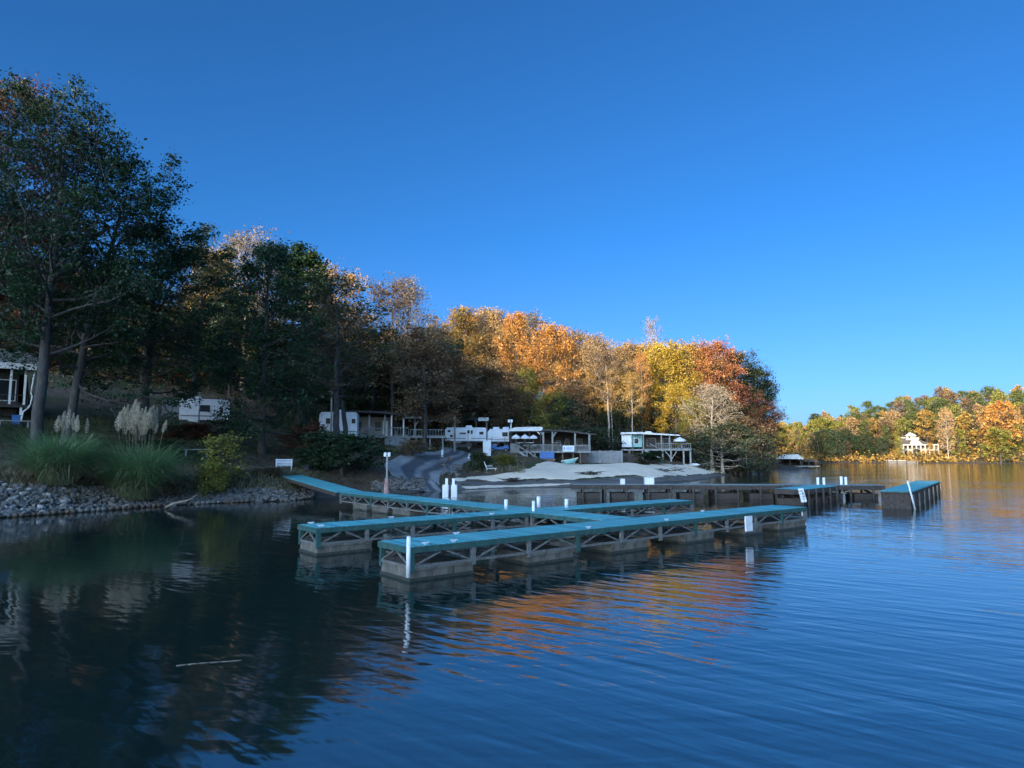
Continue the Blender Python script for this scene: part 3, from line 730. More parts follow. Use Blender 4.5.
def make_tree(seed, H, Rr, cb, env, n1, n2, n3, leaf, nleaf, sig, keep=.9, r0=.22, lean=.0, droop=0, elev=(8, 55), top_thin=0.0, up=.1, stems=1, wig=.05, twigs=True, laz=None):
    rg = np.random.RandomState(seed); E = ENV[env]; lines = []; tips = []; tipw = []
    for stem_i in range(stems):
        az0 = rg.uniform(0, 6.28) if laz is None else laz; sl = (lean if stems == 1 else .22 + .1 * rg.rand())
        k = 13; u = np.linspace(0, 1, k)
        wx = np.cumsum(rg.normal(0, wig, k)) * .25 * H / k * 3; wy = np.cumsum(rg.normal(0, wig, k)) * .25 * H / k * 3
        Ht = H * (.97 if stem_i == 0 else rg.uniform(.75, .95))
        T = np.stack([wx - wx[0] + sl * Ht * .5 * np.cos(az0) * u ** 1.3, wy - wy[0] + sl * Ht * .5 * np.sin(az0) * u ** 1.3, u * Ht], 1)
        rad = r0 * (1 - u) ** .75 * (1 if stems == 1 else .7) + .02
        rad[0] *= 1.45; 
        lines.append((np.vstack([T[:1] - [0, 0, .4], T]), np.concatenate([rad[:1] * 1.2, rad]), 8))
        nn = n1 // stems
        for i in range(nn):
            uu = (i + .5) / nn; us = cb + (1 - cb) * uu ** .92
            f = us * (k - 1); j = min(int(f), k - 2); st = T[j] + (T[j + 1] - T[j]) * (f - j)
            az = i * 2.39996 + rg.uniform(-.5, .5) + stem_i
            L = Rr * E(uu) * rg.uniform(.72, 1.14) * (1 if stems == 1 else .8)
            e0 = math.radians(elev[0] + (elev[1] - elev[0]) * uu + rg.uniform(-12, 12))
            m = 6; q = np.linspace(0, 1, m)
            d = np.array([math.cos(az) * math.cos(e0), math.sin(az) * math.cos(e0), math.sin(e0)])
            P = st + d * (L * q)[:, None]
            P[:, 2] += (.16 - droop) * L * q ** 2 * (1 if e0 < 1 else .2)
            P += np.cumsum(rg.normal(0, .035 * L, (m, 3)), 0) * (q > 0)[:, None]
            pr = np.interp(us, u, rad) * rg.uniform(.42, .6); pr = max(pr, .018)
            lines.append((P, pr * (1 - q * .82), 5))
            for s2 in range(n2):
                t = .28 + .72 * (s2 + rg.rand()) / n2; fj = t * (m - 1); jj = min(int(fj), m - 2)
                b0 = P[jj] + (P[jj + 1] - P[jj]) * (fj - jj); dd = unit(P[jj + 1] - P[jj])
                r3 = unit(rg.normal(size=3)); side = unit(r3 - dd * (r3 @ dd))
                d2 = unit(dd * .75 + side * .75 + np.array([0, 0, .12 - droop]))
                L2 = L * .42 * (1.15 - .6 * t) + .25
                q2 = np.linspace(0, 1, 4)
                P2 = b0 + d2 * (L2 * q2)[:, None] + np.cumsum(rg.normal(0, .04 * L2, (4, 3)), 0) * (q2 > 0)[:, None]
                lines.append((P2, max(pr * .38, .012) * (1 - q2 * .7), 3))
                w = 1 - top_thin * smooth((P2[-1, 2] / H - .5) / .4)
                tips.append(P2[2]); tipw.append(w); tips.append(P2[3]); tipw.append(w)
                for s3 in range(n3):
                    b3 = P2[1 + s3 % 3]; r3 = unit(rg.normal(size=3)); d3 = unit(d2 * .7 + r3 * .8)
                    L3 = L2 * rg.uniform(.3, .6); e3 = b3 + d3 * L3
                    if twigs: lines.append((np.stack([b3, (b3 + e3) / 2 + rg.normal(0, .03 * L3, 3), e3]), np.array([.012, .009, .005]) * (1 + leaf), 3))
                    tips.append(e3); tipw.append(w)
            tips.append(P[-1]); tipw.append(1 - top_thin * .8)
    tips = np.array(tips); tipw = np.clip(np.array(tipw), .03, 1)
    sel = rg.rand(len(tips)) < keep * (tipw > .3) + keep * tipw * (tipw <= .3)
    tp, tw = tips[sel], tipw[sel]
    if nleaf and len(tp):
        pick = rg.choice(len(tp), nleaf, p=tw / tw.sum())
        csz = rg.uniform(.4, 1.5, len(tp))[pick][:, None]
        C = tp[pick] + rg.normal(size=(nleaf, 3)) * np.array([sig, sig, sig * .62]) * csz
        C[:, 2] = np.maximum(C[:, 2], .15)
        LV, LF = leaves(C, leaf, rg, up, droop=droop)
        crown = mesh_np('crown', LV, LF)
    else:
        crown = None; C = tips
    V, F = tubes(lines)
    p = Proto(); p.trunk = mesh_np('trunk', V, F, True); p.crown = crown; p.H = float(np.percentile(C[:, 2], 99.3)); 
    p.R = float(np.percentile(np.hypot(C[:, 0] - C[:, 0].mean(), C[:, 1] - C[:, 1].mean()), 95)); p.cx = float(np.median(C[:, 0])); p.cy = float(np.median(C[:, 1]))
    p.trunk.materials.append(M['bark']); 
    if crown: crown.materials.append(M['bark'])
    return p

LF = {}
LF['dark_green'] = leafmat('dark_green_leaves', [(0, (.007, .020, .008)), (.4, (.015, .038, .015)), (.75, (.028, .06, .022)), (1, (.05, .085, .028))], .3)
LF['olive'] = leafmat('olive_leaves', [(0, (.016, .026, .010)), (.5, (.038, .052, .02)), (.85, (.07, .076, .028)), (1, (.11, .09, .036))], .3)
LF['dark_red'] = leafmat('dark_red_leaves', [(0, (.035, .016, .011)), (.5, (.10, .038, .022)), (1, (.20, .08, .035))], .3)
LF['brown'] = leafmat('brown_leaves', [(0, (.07, .046, .026)), (.5, (.15, .10, .054)), (1, (.27, .185, .095))], .3)
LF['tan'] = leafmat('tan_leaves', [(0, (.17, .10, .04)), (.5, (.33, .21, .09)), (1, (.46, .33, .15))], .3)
LF['orange'] = leafmat('orange_leaves', [(0, (.22, .09, .022)), (.4, (.39, .175, .04)), (.75, (.50, .25, .06)), (1, (.54, .34, .10))], .3)
LF['red'] = leafmat('red_orange_leaves', [(0, (.13, .045, .024)), (.4, (.28, .10, .04)), (.75, (.42, .18, .06)), (1, (.50, .29, .11))], .3)
LF['yellow'] = leafmat('yellow_leaves', [(0, (.19, .12, .015)), (.45, (.38, .25, .028)), (.8, (.50, .36, .05)), (1, (.44, .38, .09))], .35)
LF['gold'] = leafmat('gold_leaves', [(0, (.16, .085, .02)), (.5, (.36, .215, .05)), (1, (.48, .33, .09))], .33)
LF['lime'] = leafmat('yellow_green_leaves', [(0, (.07, .07, .016)), (.5, (.19, .185, .035)), (1, (.36, .33, .07))], .35)
LF['green'] = leafmat('mid_green_leaves', [(0, (.032, .046, .014)), (.5, (.080, .105, .03)), (1, (.16, .17, .05))], .3)
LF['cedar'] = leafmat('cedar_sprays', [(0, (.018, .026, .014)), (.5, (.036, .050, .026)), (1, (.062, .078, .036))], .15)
LF['pale'] = leafmat('pale_twig_leaves', [(0, (.22, .16, .09)), (.5, (.36, .29, .18)), (1, (.5, .42, .28))], .3)
LF['grey_tan'] = leafmat('grey_tan_leaves', [(0, (.09, .065, .04)), (.5, (.19, .145, .09)), (1, (.31, .25, .165))], .3)

PR = {}
PR['big1'] = make_tree(11, 20, 6.2, .32, 'round', 36, 7, 5, .145, 34000, .24, .72, .32, .05, elev=(15, 64), top_thin=.45)
PR['big2'] = make_tree(12, 20, 6.0, .22, 'oval', 34, 7, 5, .15, 36000, .25, .82, .30, .30, laz=0, elev=(2, 55), top_thin=.35)
PR['big3'] = make_tree(13, 18, 5.6, .26, 'round', 34, 7, 4, .165, 34000, .28, .85, .30, .04, elev=(0, 50), top_thin=.15)
PR['dense1'] = make_tree(21, 17, 4.4, .10, 'oval', 40, 7, 3, .17, 30000, .27, .9, .28, .02, elev=(-5, 45), droop=.08)
PR['dense2'] = make_tree(22, 17, 4.2, .12, 'cone', 46, 6, 3, .17, 28000, .26, .9, .28, .02, elev=(-8, 40), droop=.10)
PR['thin1'] = make_tree(31, 17, 4.6, .34, 'round', 24, 6, 4, .18, 8000, .34, .62, .24, .07, elev=(10, 60), top_thin=.2)
PR['thin2'] = make_tree(32, 17, 4.2, .40, 'vase', 22, 6, 4, .17, 6500, .34, .6, .22, .08, elev=(20, 65), top_thin=.1)
PR['mid1'] = make_tree(41, 16, 4.2, .22, 'oval', 28, 6, 3, .20, 15000, .42, .9, .22, .04)
PR['mid2'] = make_tree(42, 16, 4.6, .18, 'round', 28, 6, 3, .20, 16000, .44, .9, .24, .04)
PR['mid3'] = make_tree(43, 16, 3.4, .20, 'column', 28, 5, 3, .20, 13000, .38, .9, .2, .03)
PR['mid4'] = make_tree(44, 16, 4.4, .30, 'round', 26, 6, 3, .20, 11500, .42, .75, .22, .05)
PR['tall1'] = make_tree(51, 18, 3.2, .52, 'oval', 20, 6, 3, .19, 6000, .4, .7, .17, .05)
PR['tall2'] = make_tree(52, 18, 2.8, .48, 'round', 20, 5, 4, .18, 4000, .4, .6, .15, .06)
PR['bare1'] = make_tree(61, 15, 4.6, .22, 'vase', 28, 8, 5, .15, 7500, .34, .7, .19, .04, elev=(25, 68))
PR['bare2'] = make_tree(62, 15, 3.4, .25, 'round', 24, 8, 5, .16, 1600, .3, .4, .15, .05, elev=(25, 68))
PR['far1'] = make_tree(71, 15, 4.6, .16, 'round', 20, 5, 2, .50, 2600, .55, .95, .2, .03, twigs=False)
PR['far2'] = make_tree(72, 15, 3.8, .18, 'oval', 20, 5, 2, .48, 2300, .5, .9, .2, .03, twigs=False)
PR['far3'] = make_tree(73, 15, 4.8, .12, 'dome', 20, 5, 2, .50, 2600, .55, .95, .2, .03, twigs=False)
PR['far4'] = make_tree(74, 17, 3.4, .35, 'cone', 24, 5, 2, .42, 2400, .42, .95, .2, .02, elev=(-5, 30), twigs=False)
PR['cedar1'] = make_tree(81, 7, 4.6, .10, 'dome', 34, 7, 4, .22, 15000, .34, .97, .2, .02, elev=(-2, 40), droop=.1, up=.1)
PR['shrub1'] = make_tree(91, 2.6, 1.7, .06, 'round', 22, 6, 3, .13, 5200, .17, .97, .04, .05, stems=3, elev=(15, 60))
PR['shrub2'] = make_tree(92, 2.6, 1.5, .04, 'vase', 20, 6, 3, .12, 2600, .15, .8, .035, .05, stems=4, elev=(25, 65))
PR['fill1'] = make_tree(101, 15, 4.8, .05, 'oval', 30, 6, 3, .34, 8000, .55, .97, .22, .03, elev=(-5, 50))

NT = [0]
def plant(kind, proto, px, Y, top, crown_px, leaf, bark, label, cat='tree', group=None, rz=None, base=450, sink=0.0, gz=None, pos=None, hz=None):
    p = PR[proto]; NT[0] += 1
    b = pos if pos is not None else onground(px, Y, base)
    if gz is not None: b[2] = gz
    zt = hz if hz is not None else PD(px, top, b[1])[2]
    h = max(zt - b[2], .5)
    sz = h / p.H
    sxy = (crown_px * b[1] / FPX / 2) / p.R if crown_px else sz
    rz = rz if rz is not None else (NT[0] * 2.39996) % 6.283
    r = thing(kind, label, cat, (b[0], b[1], b[2] - sink), rz, group)
    r.scale = (sxy, sxy, sz)
    for nm, me, mt in (('trunk', p.trunk, bark), ('crown', p.crown, leaf)):
        if me is None: continue
        o = bpy.data.objects.new(nm, me); COL.objects.link(o); o.parent = r
        o.material_slots[0].link = 'OBJECT'; o.material_slots[0].material = M[bark] if nm == 'trunk' else LF[leaf]
    return r

# --- the tall dark trees over the left bank
G1 = 'tall shaded trees on the left bank'
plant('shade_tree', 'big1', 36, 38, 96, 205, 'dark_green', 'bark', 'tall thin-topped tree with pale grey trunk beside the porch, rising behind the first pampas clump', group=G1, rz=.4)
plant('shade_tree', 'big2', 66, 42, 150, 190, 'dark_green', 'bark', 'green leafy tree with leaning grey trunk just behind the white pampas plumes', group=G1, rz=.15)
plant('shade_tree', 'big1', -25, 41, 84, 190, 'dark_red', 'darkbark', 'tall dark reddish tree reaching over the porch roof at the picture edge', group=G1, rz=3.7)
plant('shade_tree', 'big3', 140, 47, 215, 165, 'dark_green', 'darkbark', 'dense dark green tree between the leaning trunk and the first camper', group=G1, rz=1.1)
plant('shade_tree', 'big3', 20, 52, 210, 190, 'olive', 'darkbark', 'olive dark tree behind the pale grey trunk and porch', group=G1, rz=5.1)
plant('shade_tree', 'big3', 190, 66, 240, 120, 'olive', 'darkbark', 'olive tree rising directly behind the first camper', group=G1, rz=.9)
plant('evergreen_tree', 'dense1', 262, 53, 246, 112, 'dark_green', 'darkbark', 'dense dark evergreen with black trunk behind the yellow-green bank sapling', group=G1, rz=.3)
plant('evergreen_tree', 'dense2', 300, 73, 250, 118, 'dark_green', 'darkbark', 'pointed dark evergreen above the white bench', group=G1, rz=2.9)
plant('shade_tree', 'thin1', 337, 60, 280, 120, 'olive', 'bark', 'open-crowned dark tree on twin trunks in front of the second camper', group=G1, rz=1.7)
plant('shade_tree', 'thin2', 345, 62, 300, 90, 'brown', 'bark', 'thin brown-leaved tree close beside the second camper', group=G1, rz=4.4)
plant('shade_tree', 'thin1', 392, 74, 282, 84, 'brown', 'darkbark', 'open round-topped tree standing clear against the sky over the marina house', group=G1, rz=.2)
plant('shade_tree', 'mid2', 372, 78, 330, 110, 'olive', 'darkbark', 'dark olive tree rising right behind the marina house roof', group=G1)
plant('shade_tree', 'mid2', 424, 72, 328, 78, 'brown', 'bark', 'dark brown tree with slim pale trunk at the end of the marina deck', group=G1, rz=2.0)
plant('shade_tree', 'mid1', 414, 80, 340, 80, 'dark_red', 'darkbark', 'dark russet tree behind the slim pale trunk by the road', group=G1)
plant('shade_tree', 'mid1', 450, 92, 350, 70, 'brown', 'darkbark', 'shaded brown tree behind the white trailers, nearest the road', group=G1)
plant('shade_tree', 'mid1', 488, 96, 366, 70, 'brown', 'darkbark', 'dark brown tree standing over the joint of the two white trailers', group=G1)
# lit tops that stick out behind them
plant('bare_tree', 'bare1', 240, 88, 230, 85, 'grey_tan', 'palebark', 'pale sunlit bare-topped tree peeping above the dark evergreens', cat='tree', rz=.4)
plant('autumn_tree', 'mid4', 338, 92, 266, 75, 'tan', 'bark', 'orange-brown sunlit treetop behind the open-crowned tree on twin trunks', cat='tree')
plant('bare_tree', 'bare1', 404, 96, 276, 60, 'grey_tan', 'bark', 'thin sunlit tree with open twigs behind the round-topped one', cat='tree', rz=2)
plant('autumn_tree', 'mid4', 208, 90, 246, 55, 'gold', 'bark', 'small gold sunlit treetop beside the pale bare-topped tree', cat='tree')
plant('autumn_tree', 'mid4', 290, 94, 262, 80, 'brown', 'bark', 'brown treetop showing between the pale bare tree and the twin trunks', cat='tree')
# slope behind, all shaded
rg_ = random.Random(8)
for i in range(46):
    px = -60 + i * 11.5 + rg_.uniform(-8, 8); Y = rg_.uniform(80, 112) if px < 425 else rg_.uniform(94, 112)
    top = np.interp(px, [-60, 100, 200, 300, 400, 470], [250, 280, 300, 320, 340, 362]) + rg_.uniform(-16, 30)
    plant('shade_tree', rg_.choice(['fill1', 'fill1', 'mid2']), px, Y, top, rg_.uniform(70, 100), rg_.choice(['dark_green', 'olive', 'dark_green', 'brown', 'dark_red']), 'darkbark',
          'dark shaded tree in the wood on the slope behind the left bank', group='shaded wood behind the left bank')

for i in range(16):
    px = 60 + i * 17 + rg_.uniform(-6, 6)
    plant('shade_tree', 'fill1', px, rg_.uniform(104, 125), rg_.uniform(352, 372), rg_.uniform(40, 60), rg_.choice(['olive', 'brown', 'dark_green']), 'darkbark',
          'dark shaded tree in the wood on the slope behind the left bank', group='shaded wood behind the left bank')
# --- the autumn wood behind the beach
G2 = 'sunlit autumn trees behind the beach'
AUT = [
 ('autumn_tree', 'mid4', 438, 112, 322, 52, 'tan', 'bark', 'tan sunlit tree at the near end of the autumn wood, over the marina deck end'),
 ('autumn_tree', 'mid3', 462, 108, 309, 46, 'gold', 'bark', 'tall yellow-tan tree above the white trailers'),
 ('autumn_tree', 'mid3', 484, 112, 309, 46, 'tan', 'bark', 'tall pale gold tree just beside the yellow-tan one'),
 ('autumn_tree', 'mid3', 500, 110, 313, 44, 'tan', 'bark', 'pale tan tree filling the gap beside the narrow bright orange one'),
 ('autumn_tree', 'mid3', 516, 106, 314, 40, 'orange', 'bark', 'narrow bright orange tree behind the white-roofed pavilion'),
 ('autumn_tree', 'tall1', 535, 112, 313, 48, 'grey_tan', 'palebark', 'pale thin-leaved tree between the two orange trees'),
 ('autumn_tree', 'mid2', 553, 102, 326, 62, 'orange', 'bark', 'broad orange-red tree glowing above the dark-roofed pavilion'),
 ('bare_tree', 'tall1', 577, 108, 330, 50, 'tan', 'palebark', 'grey nearly bare tree beside the broad orange-red one'),
 ('bare_tree', 'tall1', 597, 100, 335, 44, 'tan', 'palebark', 'tall pale-trunked tree with thin tan crown above the grey wall'),
 ('autumn_tree', 'mid4', 622, 110, 341, 52, 'tan', 'bark', 'rusty tan tree above the red deck camper roof end'),
 ('autumn_tree', 'tall1', 610, 96, 352, 44, 'brown', 'palebark', 'thin brown-leaved tree on a long pale trunk over the grey wall'),
 ('autumn_tree', 'mid4', 640, 112, 343, 48, 'gold', 'bark', 'dull golden tree under the bare twigs that rise highest above the wood'),
 ('bare_tree', 'bare2', 655, 118, 318, 42, 'grey_tan', 'palebark', 'leafless tree with fine twigs rising highest above the wood'),
 ('autumn_tree', 'mid2', 668, 104, 343, 58, 'yellow', 'bark', 'broad yellow tree above the deck camper'),
 ('autumn_tree', 'mid1', 692, 108, 342, 52, 'gold', 'bark', 'golden tree between the yellow and the red-orange ones'),
 ('autumn_tree', 'mid2', 718, 106, 342, 58, 'red', 'bark', 'tall red-orange tree at the shoulder of the wood'),
 ('autumn_tree', 'mid2', 742, 112, 352, 56, 'olive', 'darkbark', 'dark brown-green tree behind the red-orange one'),
 ('shade_tree', 'mid1', 758, 118, 366, 44, 'olive', 'darkbark', 'dark green tree at the outer end of the wooded point'),
 ('autumn_tree', 'mid2', 740, 104, 386, 56, 'dark_red', 'darkbark', 'maroon-red tree low on the wooded point above the cedar'),
 ('bare_tree', 'bare1', 712, 92, 384, 62, 'pale', 'palebark', 'pale whitish bare tree standing in front of the red-orange tree'),
 ('autumn_tree', 'mid1', 676, 96, 384, 44, 'yellow', 'bark', 'bright yellow lower tree just above the deck camper umbrella'),
 ('autumn_tree', 'mid3', 640, 100, 392, 26, 'orange', 'bark', 'small orange tree standing over the white deck camper'),
 ('autumn_tree', 'mid1', 692, 94, 400, 34, 'lime', 'bark', 'yellow-green young tree between the pale bare tree and the umbrella'),
 ('shade_tree', 'mid1', 528, 100, 368, 36, 'lime', 'bark', 'yellow-green tree behind the umbrellas of the pavilion'),
 ('autumn_tree', 'mid4', 548, 96, 392, 40, 'lime', 'bark', 'low yellowish tree directly behind the dark-roofed pavilion'),
 ('shade_tree', 'mid1', 575, 98, 380, 48, 'brown', 'darkbark', 'shaded brown tree over the far end of the dark-roofed pavilion'),
 ('shade_tree', 'mid2', 505, 98, 372, 54, 'brown', 'darkbark', 'dark brown tree behind the white pavilion roof'),
 ('autumn_tree', 'mid1', 764, 112, 402, 40, 'dark_red', 'darkbark', 'dark red tree above the waterline at the outer end of the point'),
 ('shade_tree', 'mid2', 766, 122, 380, 30, 'dark_green', 'darkbark', 'dark green rounded tree closing the outer end of the point'),
]
for k_, pr_, px, Y, top, cw, lf, bk, lb in AUT: plant(k_, pr_, px, Y, top, cw, lf, bk, lb, group=G2, rz=2.9 if px > 755 else None)
rg_ = random.Random(19)
for i in range(40):
    px = 440 + i * 8.1 + rg_.uniform(-4, 4); Y = rg_.uniform(112, 150)
    if px > 742: continue
    if px > 735: Y = rg_.uniform(118, 135)
    top = np.interp(px, [440, 470, 530, 560, 600, 650, 700, 735, 770], [326, 316, 318, 330, 344, 348, 348, 360, 384]) + rg_.uniform(-4, 20)
    plant('autumn_tree', rg_.choice(['mid1', 'mid2', 'mid4', 'tall1']), px, Y, top, rg_.uniform(38, 56), rg_.choice(['tan', 'gold', 'gold', 'orange', 'yellow', 'tan']), 'bark',
          'autumn tree in the rear ranks of the wood behind the beach', group='rear ranks of the autumn wood')
for i in range(12):                        # slim pale trunks low in the wood
    px = rg_.uniform(582, 645) if i < 11 else rg_.uniform(440, 560); Y = rg_.uniform(92, 108)
    plant('slim_tree', 'tall1', px, Y, rg_.uniform(352, 380), rg_.uniform(20, 34), rg_.choice(['brown', 'gold', 'tan', 'orange']), rg_.choice(['palebark', 'bark']),
          'slim pale-trunked tree in the shade of the autumn wood', group='slim trunks in the autumn wood')
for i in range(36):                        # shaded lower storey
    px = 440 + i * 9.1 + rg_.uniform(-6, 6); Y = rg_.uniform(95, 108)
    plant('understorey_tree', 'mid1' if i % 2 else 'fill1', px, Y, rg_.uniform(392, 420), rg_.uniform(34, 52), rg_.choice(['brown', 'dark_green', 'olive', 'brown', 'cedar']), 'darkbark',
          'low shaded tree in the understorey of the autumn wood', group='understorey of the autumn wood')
# spreading cedar on the point
plant('cedar_tree', 'cedar1', 722, 92, 424, 74, 'cedar', 'palebark', 'low spreading dark cedar over the end of the beach', gz=None, rz=.6)
plant('cedar_tree', 'cedar1', 752, 98, 430, 46, 'cedar', 'palebark', 'smaller dark cedar beyond the spreading one, nearest the boathouse', rz=2.6)
plant('cedar_tree', 'cedar1', 588, 92, 428, 60, 'cedar', 'darkbark', 'dark green spreading bush-like cedar beside the dark-roofed pavilion', rz=1.6)
# --- the far shore
rg_ = random.Random(31)
fs = [(76, 196), (90, 188), (104, 184), (120, 186), (140, 183), (165, 175), (190, 168), (230, 162)]
def far_colour(x, row):
    r = rg_.random()
    if row == 0: return rg_.choice(['gold', 'lime', 'yellow', 'tan', 'lime', 'lime'])
    return rg_.choice(['green', 'olive', 'gold', 'tan', 'brown', 'green', 'green', 'lime', 'tan', 'lime', 'brown'])
FCOL = {'gold': 'gold', 'lime': 'yellow-green', 'yellow': 'yellow', 'tan': 'tan', 'brown': 'brown', 'green': 'green', 'olive': 'olive', 'orange': 'orange'}
nfar = 0
for row in range(8):
    for i in range(29):
        t = i / 29 * (len(fs) - 1.6); j = int(t); a, b = fs[j], fs[j + 1]
        x = a[0] + (b[0] - a[0]) * (t - j) + rg_.uniform(-2.5, 2.5); y = a[1] + (b[1] - a[1]) * (t - j) + 5 + row * 9 + rg_.uniform(-4, 4)
        pxx = CX + FPX * x / y
        if 896 < pxx < 944 and row < 2: continue              # the white house's clearing
        if pxx > 1075 or pxx < 812: continue
        if pxx < 900 and row < 2: continue                    # growth in dark leaf colours for shade stands here
        z = ground(x, y); h = rg_.uniform(8.5, 12.5) * (1.0 if row else .85)
        c = far_colour(x, row)
        if 965 < pxx and row > 2 and rg_.random() < .6: c = 'green'
        pr_ = rg_.choice(['far1', 'far2', 'far3', 'far2']) if c != 'green' else rg_.choice(['far4', 'far2', 'far1'])
        plant('distant_tree', pr_, 0, 0, 0, None, c, 'bark', '%s tree on the sunlit far shore across the water' % FCOL[c], group='%s trees on the far shore' % FCOL[c],
              pos=np.array([x, y, z]), hz=z + h)
        nfar += 1
for px, tp, c, lb in ((899, 437, 'lime', 'small yellow-green tree screening the white far house at its tower end'), (931, 443, 'gold', 'small golden tree screening the far end of the white house porch'), (916, 449, 'olive', 'low olive bush before the middle of the white house porch')):
    plant('distant_tree', 'far2', px, 189.5, tp, 9, c, 'bark', lb)
plant('distant_tree', 'far2', 948, 190, 408, 16, 'tan', 'palebark', 'pale-trunked tan tree close beside the white far house')
plant('distant_tree', 'far1', 1003, 186, 402, 36, 'orange', 'bark', 'rust-orange tree standing out on the far shore')
plant('distant_tree', 'far3', 1000, 183, 428, 34, 'lime', 'bark', 'bright yellow-green tree at the water edge below the rust-orange one')
# shore left of the far house, its shade put into dark leaf colours, and low hill in the gap
for i in range(34):
    px = 806 + rg_.uniform(0, 88); Y = rg_.uniform(190, 206)
    b = onground(px, Y, 460)
    plant('distant_bush', rg_.choice(['far3', 'far1']), 0, 0, 0, None, rg_.choice(['dark_green', 'olive', 'brown', 'cedar']), 'darkbark', 'dark shaded waterside tree on the far shore before the white house',
          group='shaded waterside trees on the far shore', pos=b, hz=b[2] + rg_.uniform(5.0, 9) * (1 - .45 * max(0, (px - 850) / 45)))
for i in range(56):
    px = 768 + rg_.uniform(0, 66); Y = rg_.uniform(216, 262) if i < 34 else rg_.uniform(262, 330)
    b = onground(px, Y, 450); top = np.interp(px, [770, 790, 815, 835], [420, 424, 424, 410]) + rg_.uniform(-2, 16)
    plant('distant_tree', rg_.choice(['far1', 'far2', 'far3']), px, Y, top, rg_.uniform(13, 19), rg_.choice(['gold', 'lime', 'yellow', 'green', 'tan']), 'bark',
          'small far tree in the gap beyond the wooded point', group='trees in the gap beyond the point')
# --- shrubs along the bank
plant('shrub', 'shrub1', 342, 50.5, 432, 84, 'dark_green', 'bark', 'big rounded green shrub beside the lamp post and gangway', 'shrub', rz=.5)
plant('shrub', 'shrub1', 315, 51, 446, 44, 'dark_green', 'bark', 'smaller green shrub between the white bench and the big rounded one', 'shrub', rz=2.5)
plant('sapling', 'shrub2', 222, 42.5, 434, 48, 'lime', 'bark', 'yellow-green sapling on the bank behind the rocks', 'sapling', rz=.5)
plant('shrub', 'shrub1', 216, 41.2, 462, 30, 'lime', 'bark', 'bright yellow-green low shrub at the foot of the sapling', 'shrub', rz=1.5)
plant('shrub', 'shrub1', 190, 52, 424, 60, 'dark_red', 'bark', 'dark maroon shrub right below the first camper', 'shrub', rz=3)
plant('shrub', 'shrub1', 305, 56, 424, 46, 'dark_red', 'bark', 'dark red shrub beside the second camper', 'shrub', rz=4)
plant('shrub', 'shrub1', 150, 46, 440, 60, 'dark_green', 'bark', 'dark green shrub behind the tall pampas plumes', 'shrub', rz=5)
plant('shrub', 'shrub1', 480, 66, 452, 26, 'olive', 'bark', 'olive shrub at the road bend in front of the trailers', 'shrub', rz=1)
plant('shrub', 'shrub1', 506, 72, 455, 26, 'lime', 'bark', 'yellowish shrub at the foot of the wooden stairs', 'shrub', rz=2)
plant('shrub', 'shrub1', 650, 82, 452, 34, 'dark_green', 'bark', 'low dark shrub under the deck camper', 'shrub', rz=3)
plant('shrub', 'shrub1', 742, 100, 455, 26, 'grey_tan', 'bark', 'greyish shrub at the foot of the cedar', 'shrub', rz=3)
plant('shrub', 'shrub1', 764, 112, 459, 15, 'grey_tan', 'bark', 'pale round shrub at the water tip of the point', 'shrub', rz=1)
plant('shrub', 'shrub2', 413, 62, 440, 30, 'brown', 'bark', 'dry brown shrub on the bank above the ramp road', 'shrub', rz=1)
plant('shrub', 'shrub2', 270, 46, 470, 40, 'grey_tan', 'bark', 'dry grey weeds hanging over the rocks below the white bench', 'shrub', rz=2)
plant('shrub', 'shrub2', 178, 40, 480, 26, 'grey_tan', 'bark', 'dry weeds beside the big pampas clump', 'shrub', rz=2)
# ------------------------------------------------------------------ buildings, campers, furniture
class Site:
    """a spot on the land; x runs to the right seen from the lake, z up, both in metres from the base"""
    def __init__(s, px, Y, turn=0.0):
        s.px, s.Y = px, Y; s.p = onground(px, Y); s.m = Y / (FPX * cp + 66 * sp) ; s.turn = turn
        s.rz = math.atan2(-(s.p[0]), s.p[1]) + turn
    def X(s, px): return (px - s.px) * s.m / math.cos(s.turn)
    def Z(s, py): return float(PD(s.px, py, s.Y)[2] - s.p[2])
    def thing(s, name, label, cat, group=None): return thing(name, label, cat, s.p, s.rz, group)
def window(root, x0, x1, z0, z1, y, fm='white', name='window'):
    w = MB().bb(x0, x1, y - .05, y + .02, z0, z1).build(name, M[fm], root)
    t = min(.06, (x1 - x0) * .12)
    MB().bb(x0 + t, x1 - t, y - .062, y - .052, z0 + t, z1 - t).build('pane', M['glass'], w)
    return w
def railing(root, x0, x1, y, z0, z1, m, n=None, name='railing', dy=0):
    mb = MB(); L = x1 - x0; n = n or max(3, int(L / .28))
    mb.bb(x0, x1, y - .03, y + .03, z1 - .07, z1); mb.bb(x0, x1, y - .025, y + .025, z0 + .06, z0 + .12)
    for i in range(n + 1):
        x = x0 + L * i / n; mb.bb(x - .022, x + .022, y - .02, y + .02, z0 + .1, z1 - .05)
    return mb.build(name, m, root)
def post(root, x, y, z0, z1, w, m, name='post'): return MB().bb(x - w / 2, x + w / 2, y - w / 2, y + w / 2, z0, z1).build(name, m, root)
def wheel(root, x, y, z, r):
    w = MB().cyl((x, y - .11, z), (x, y + .11, z), r, n=16).build('wheel', M['rubber'], root)
    MB().cyl((x, y - .13, z), (x, y - .112, z), r * .55, n=12).build('rim', M['galv'], w)
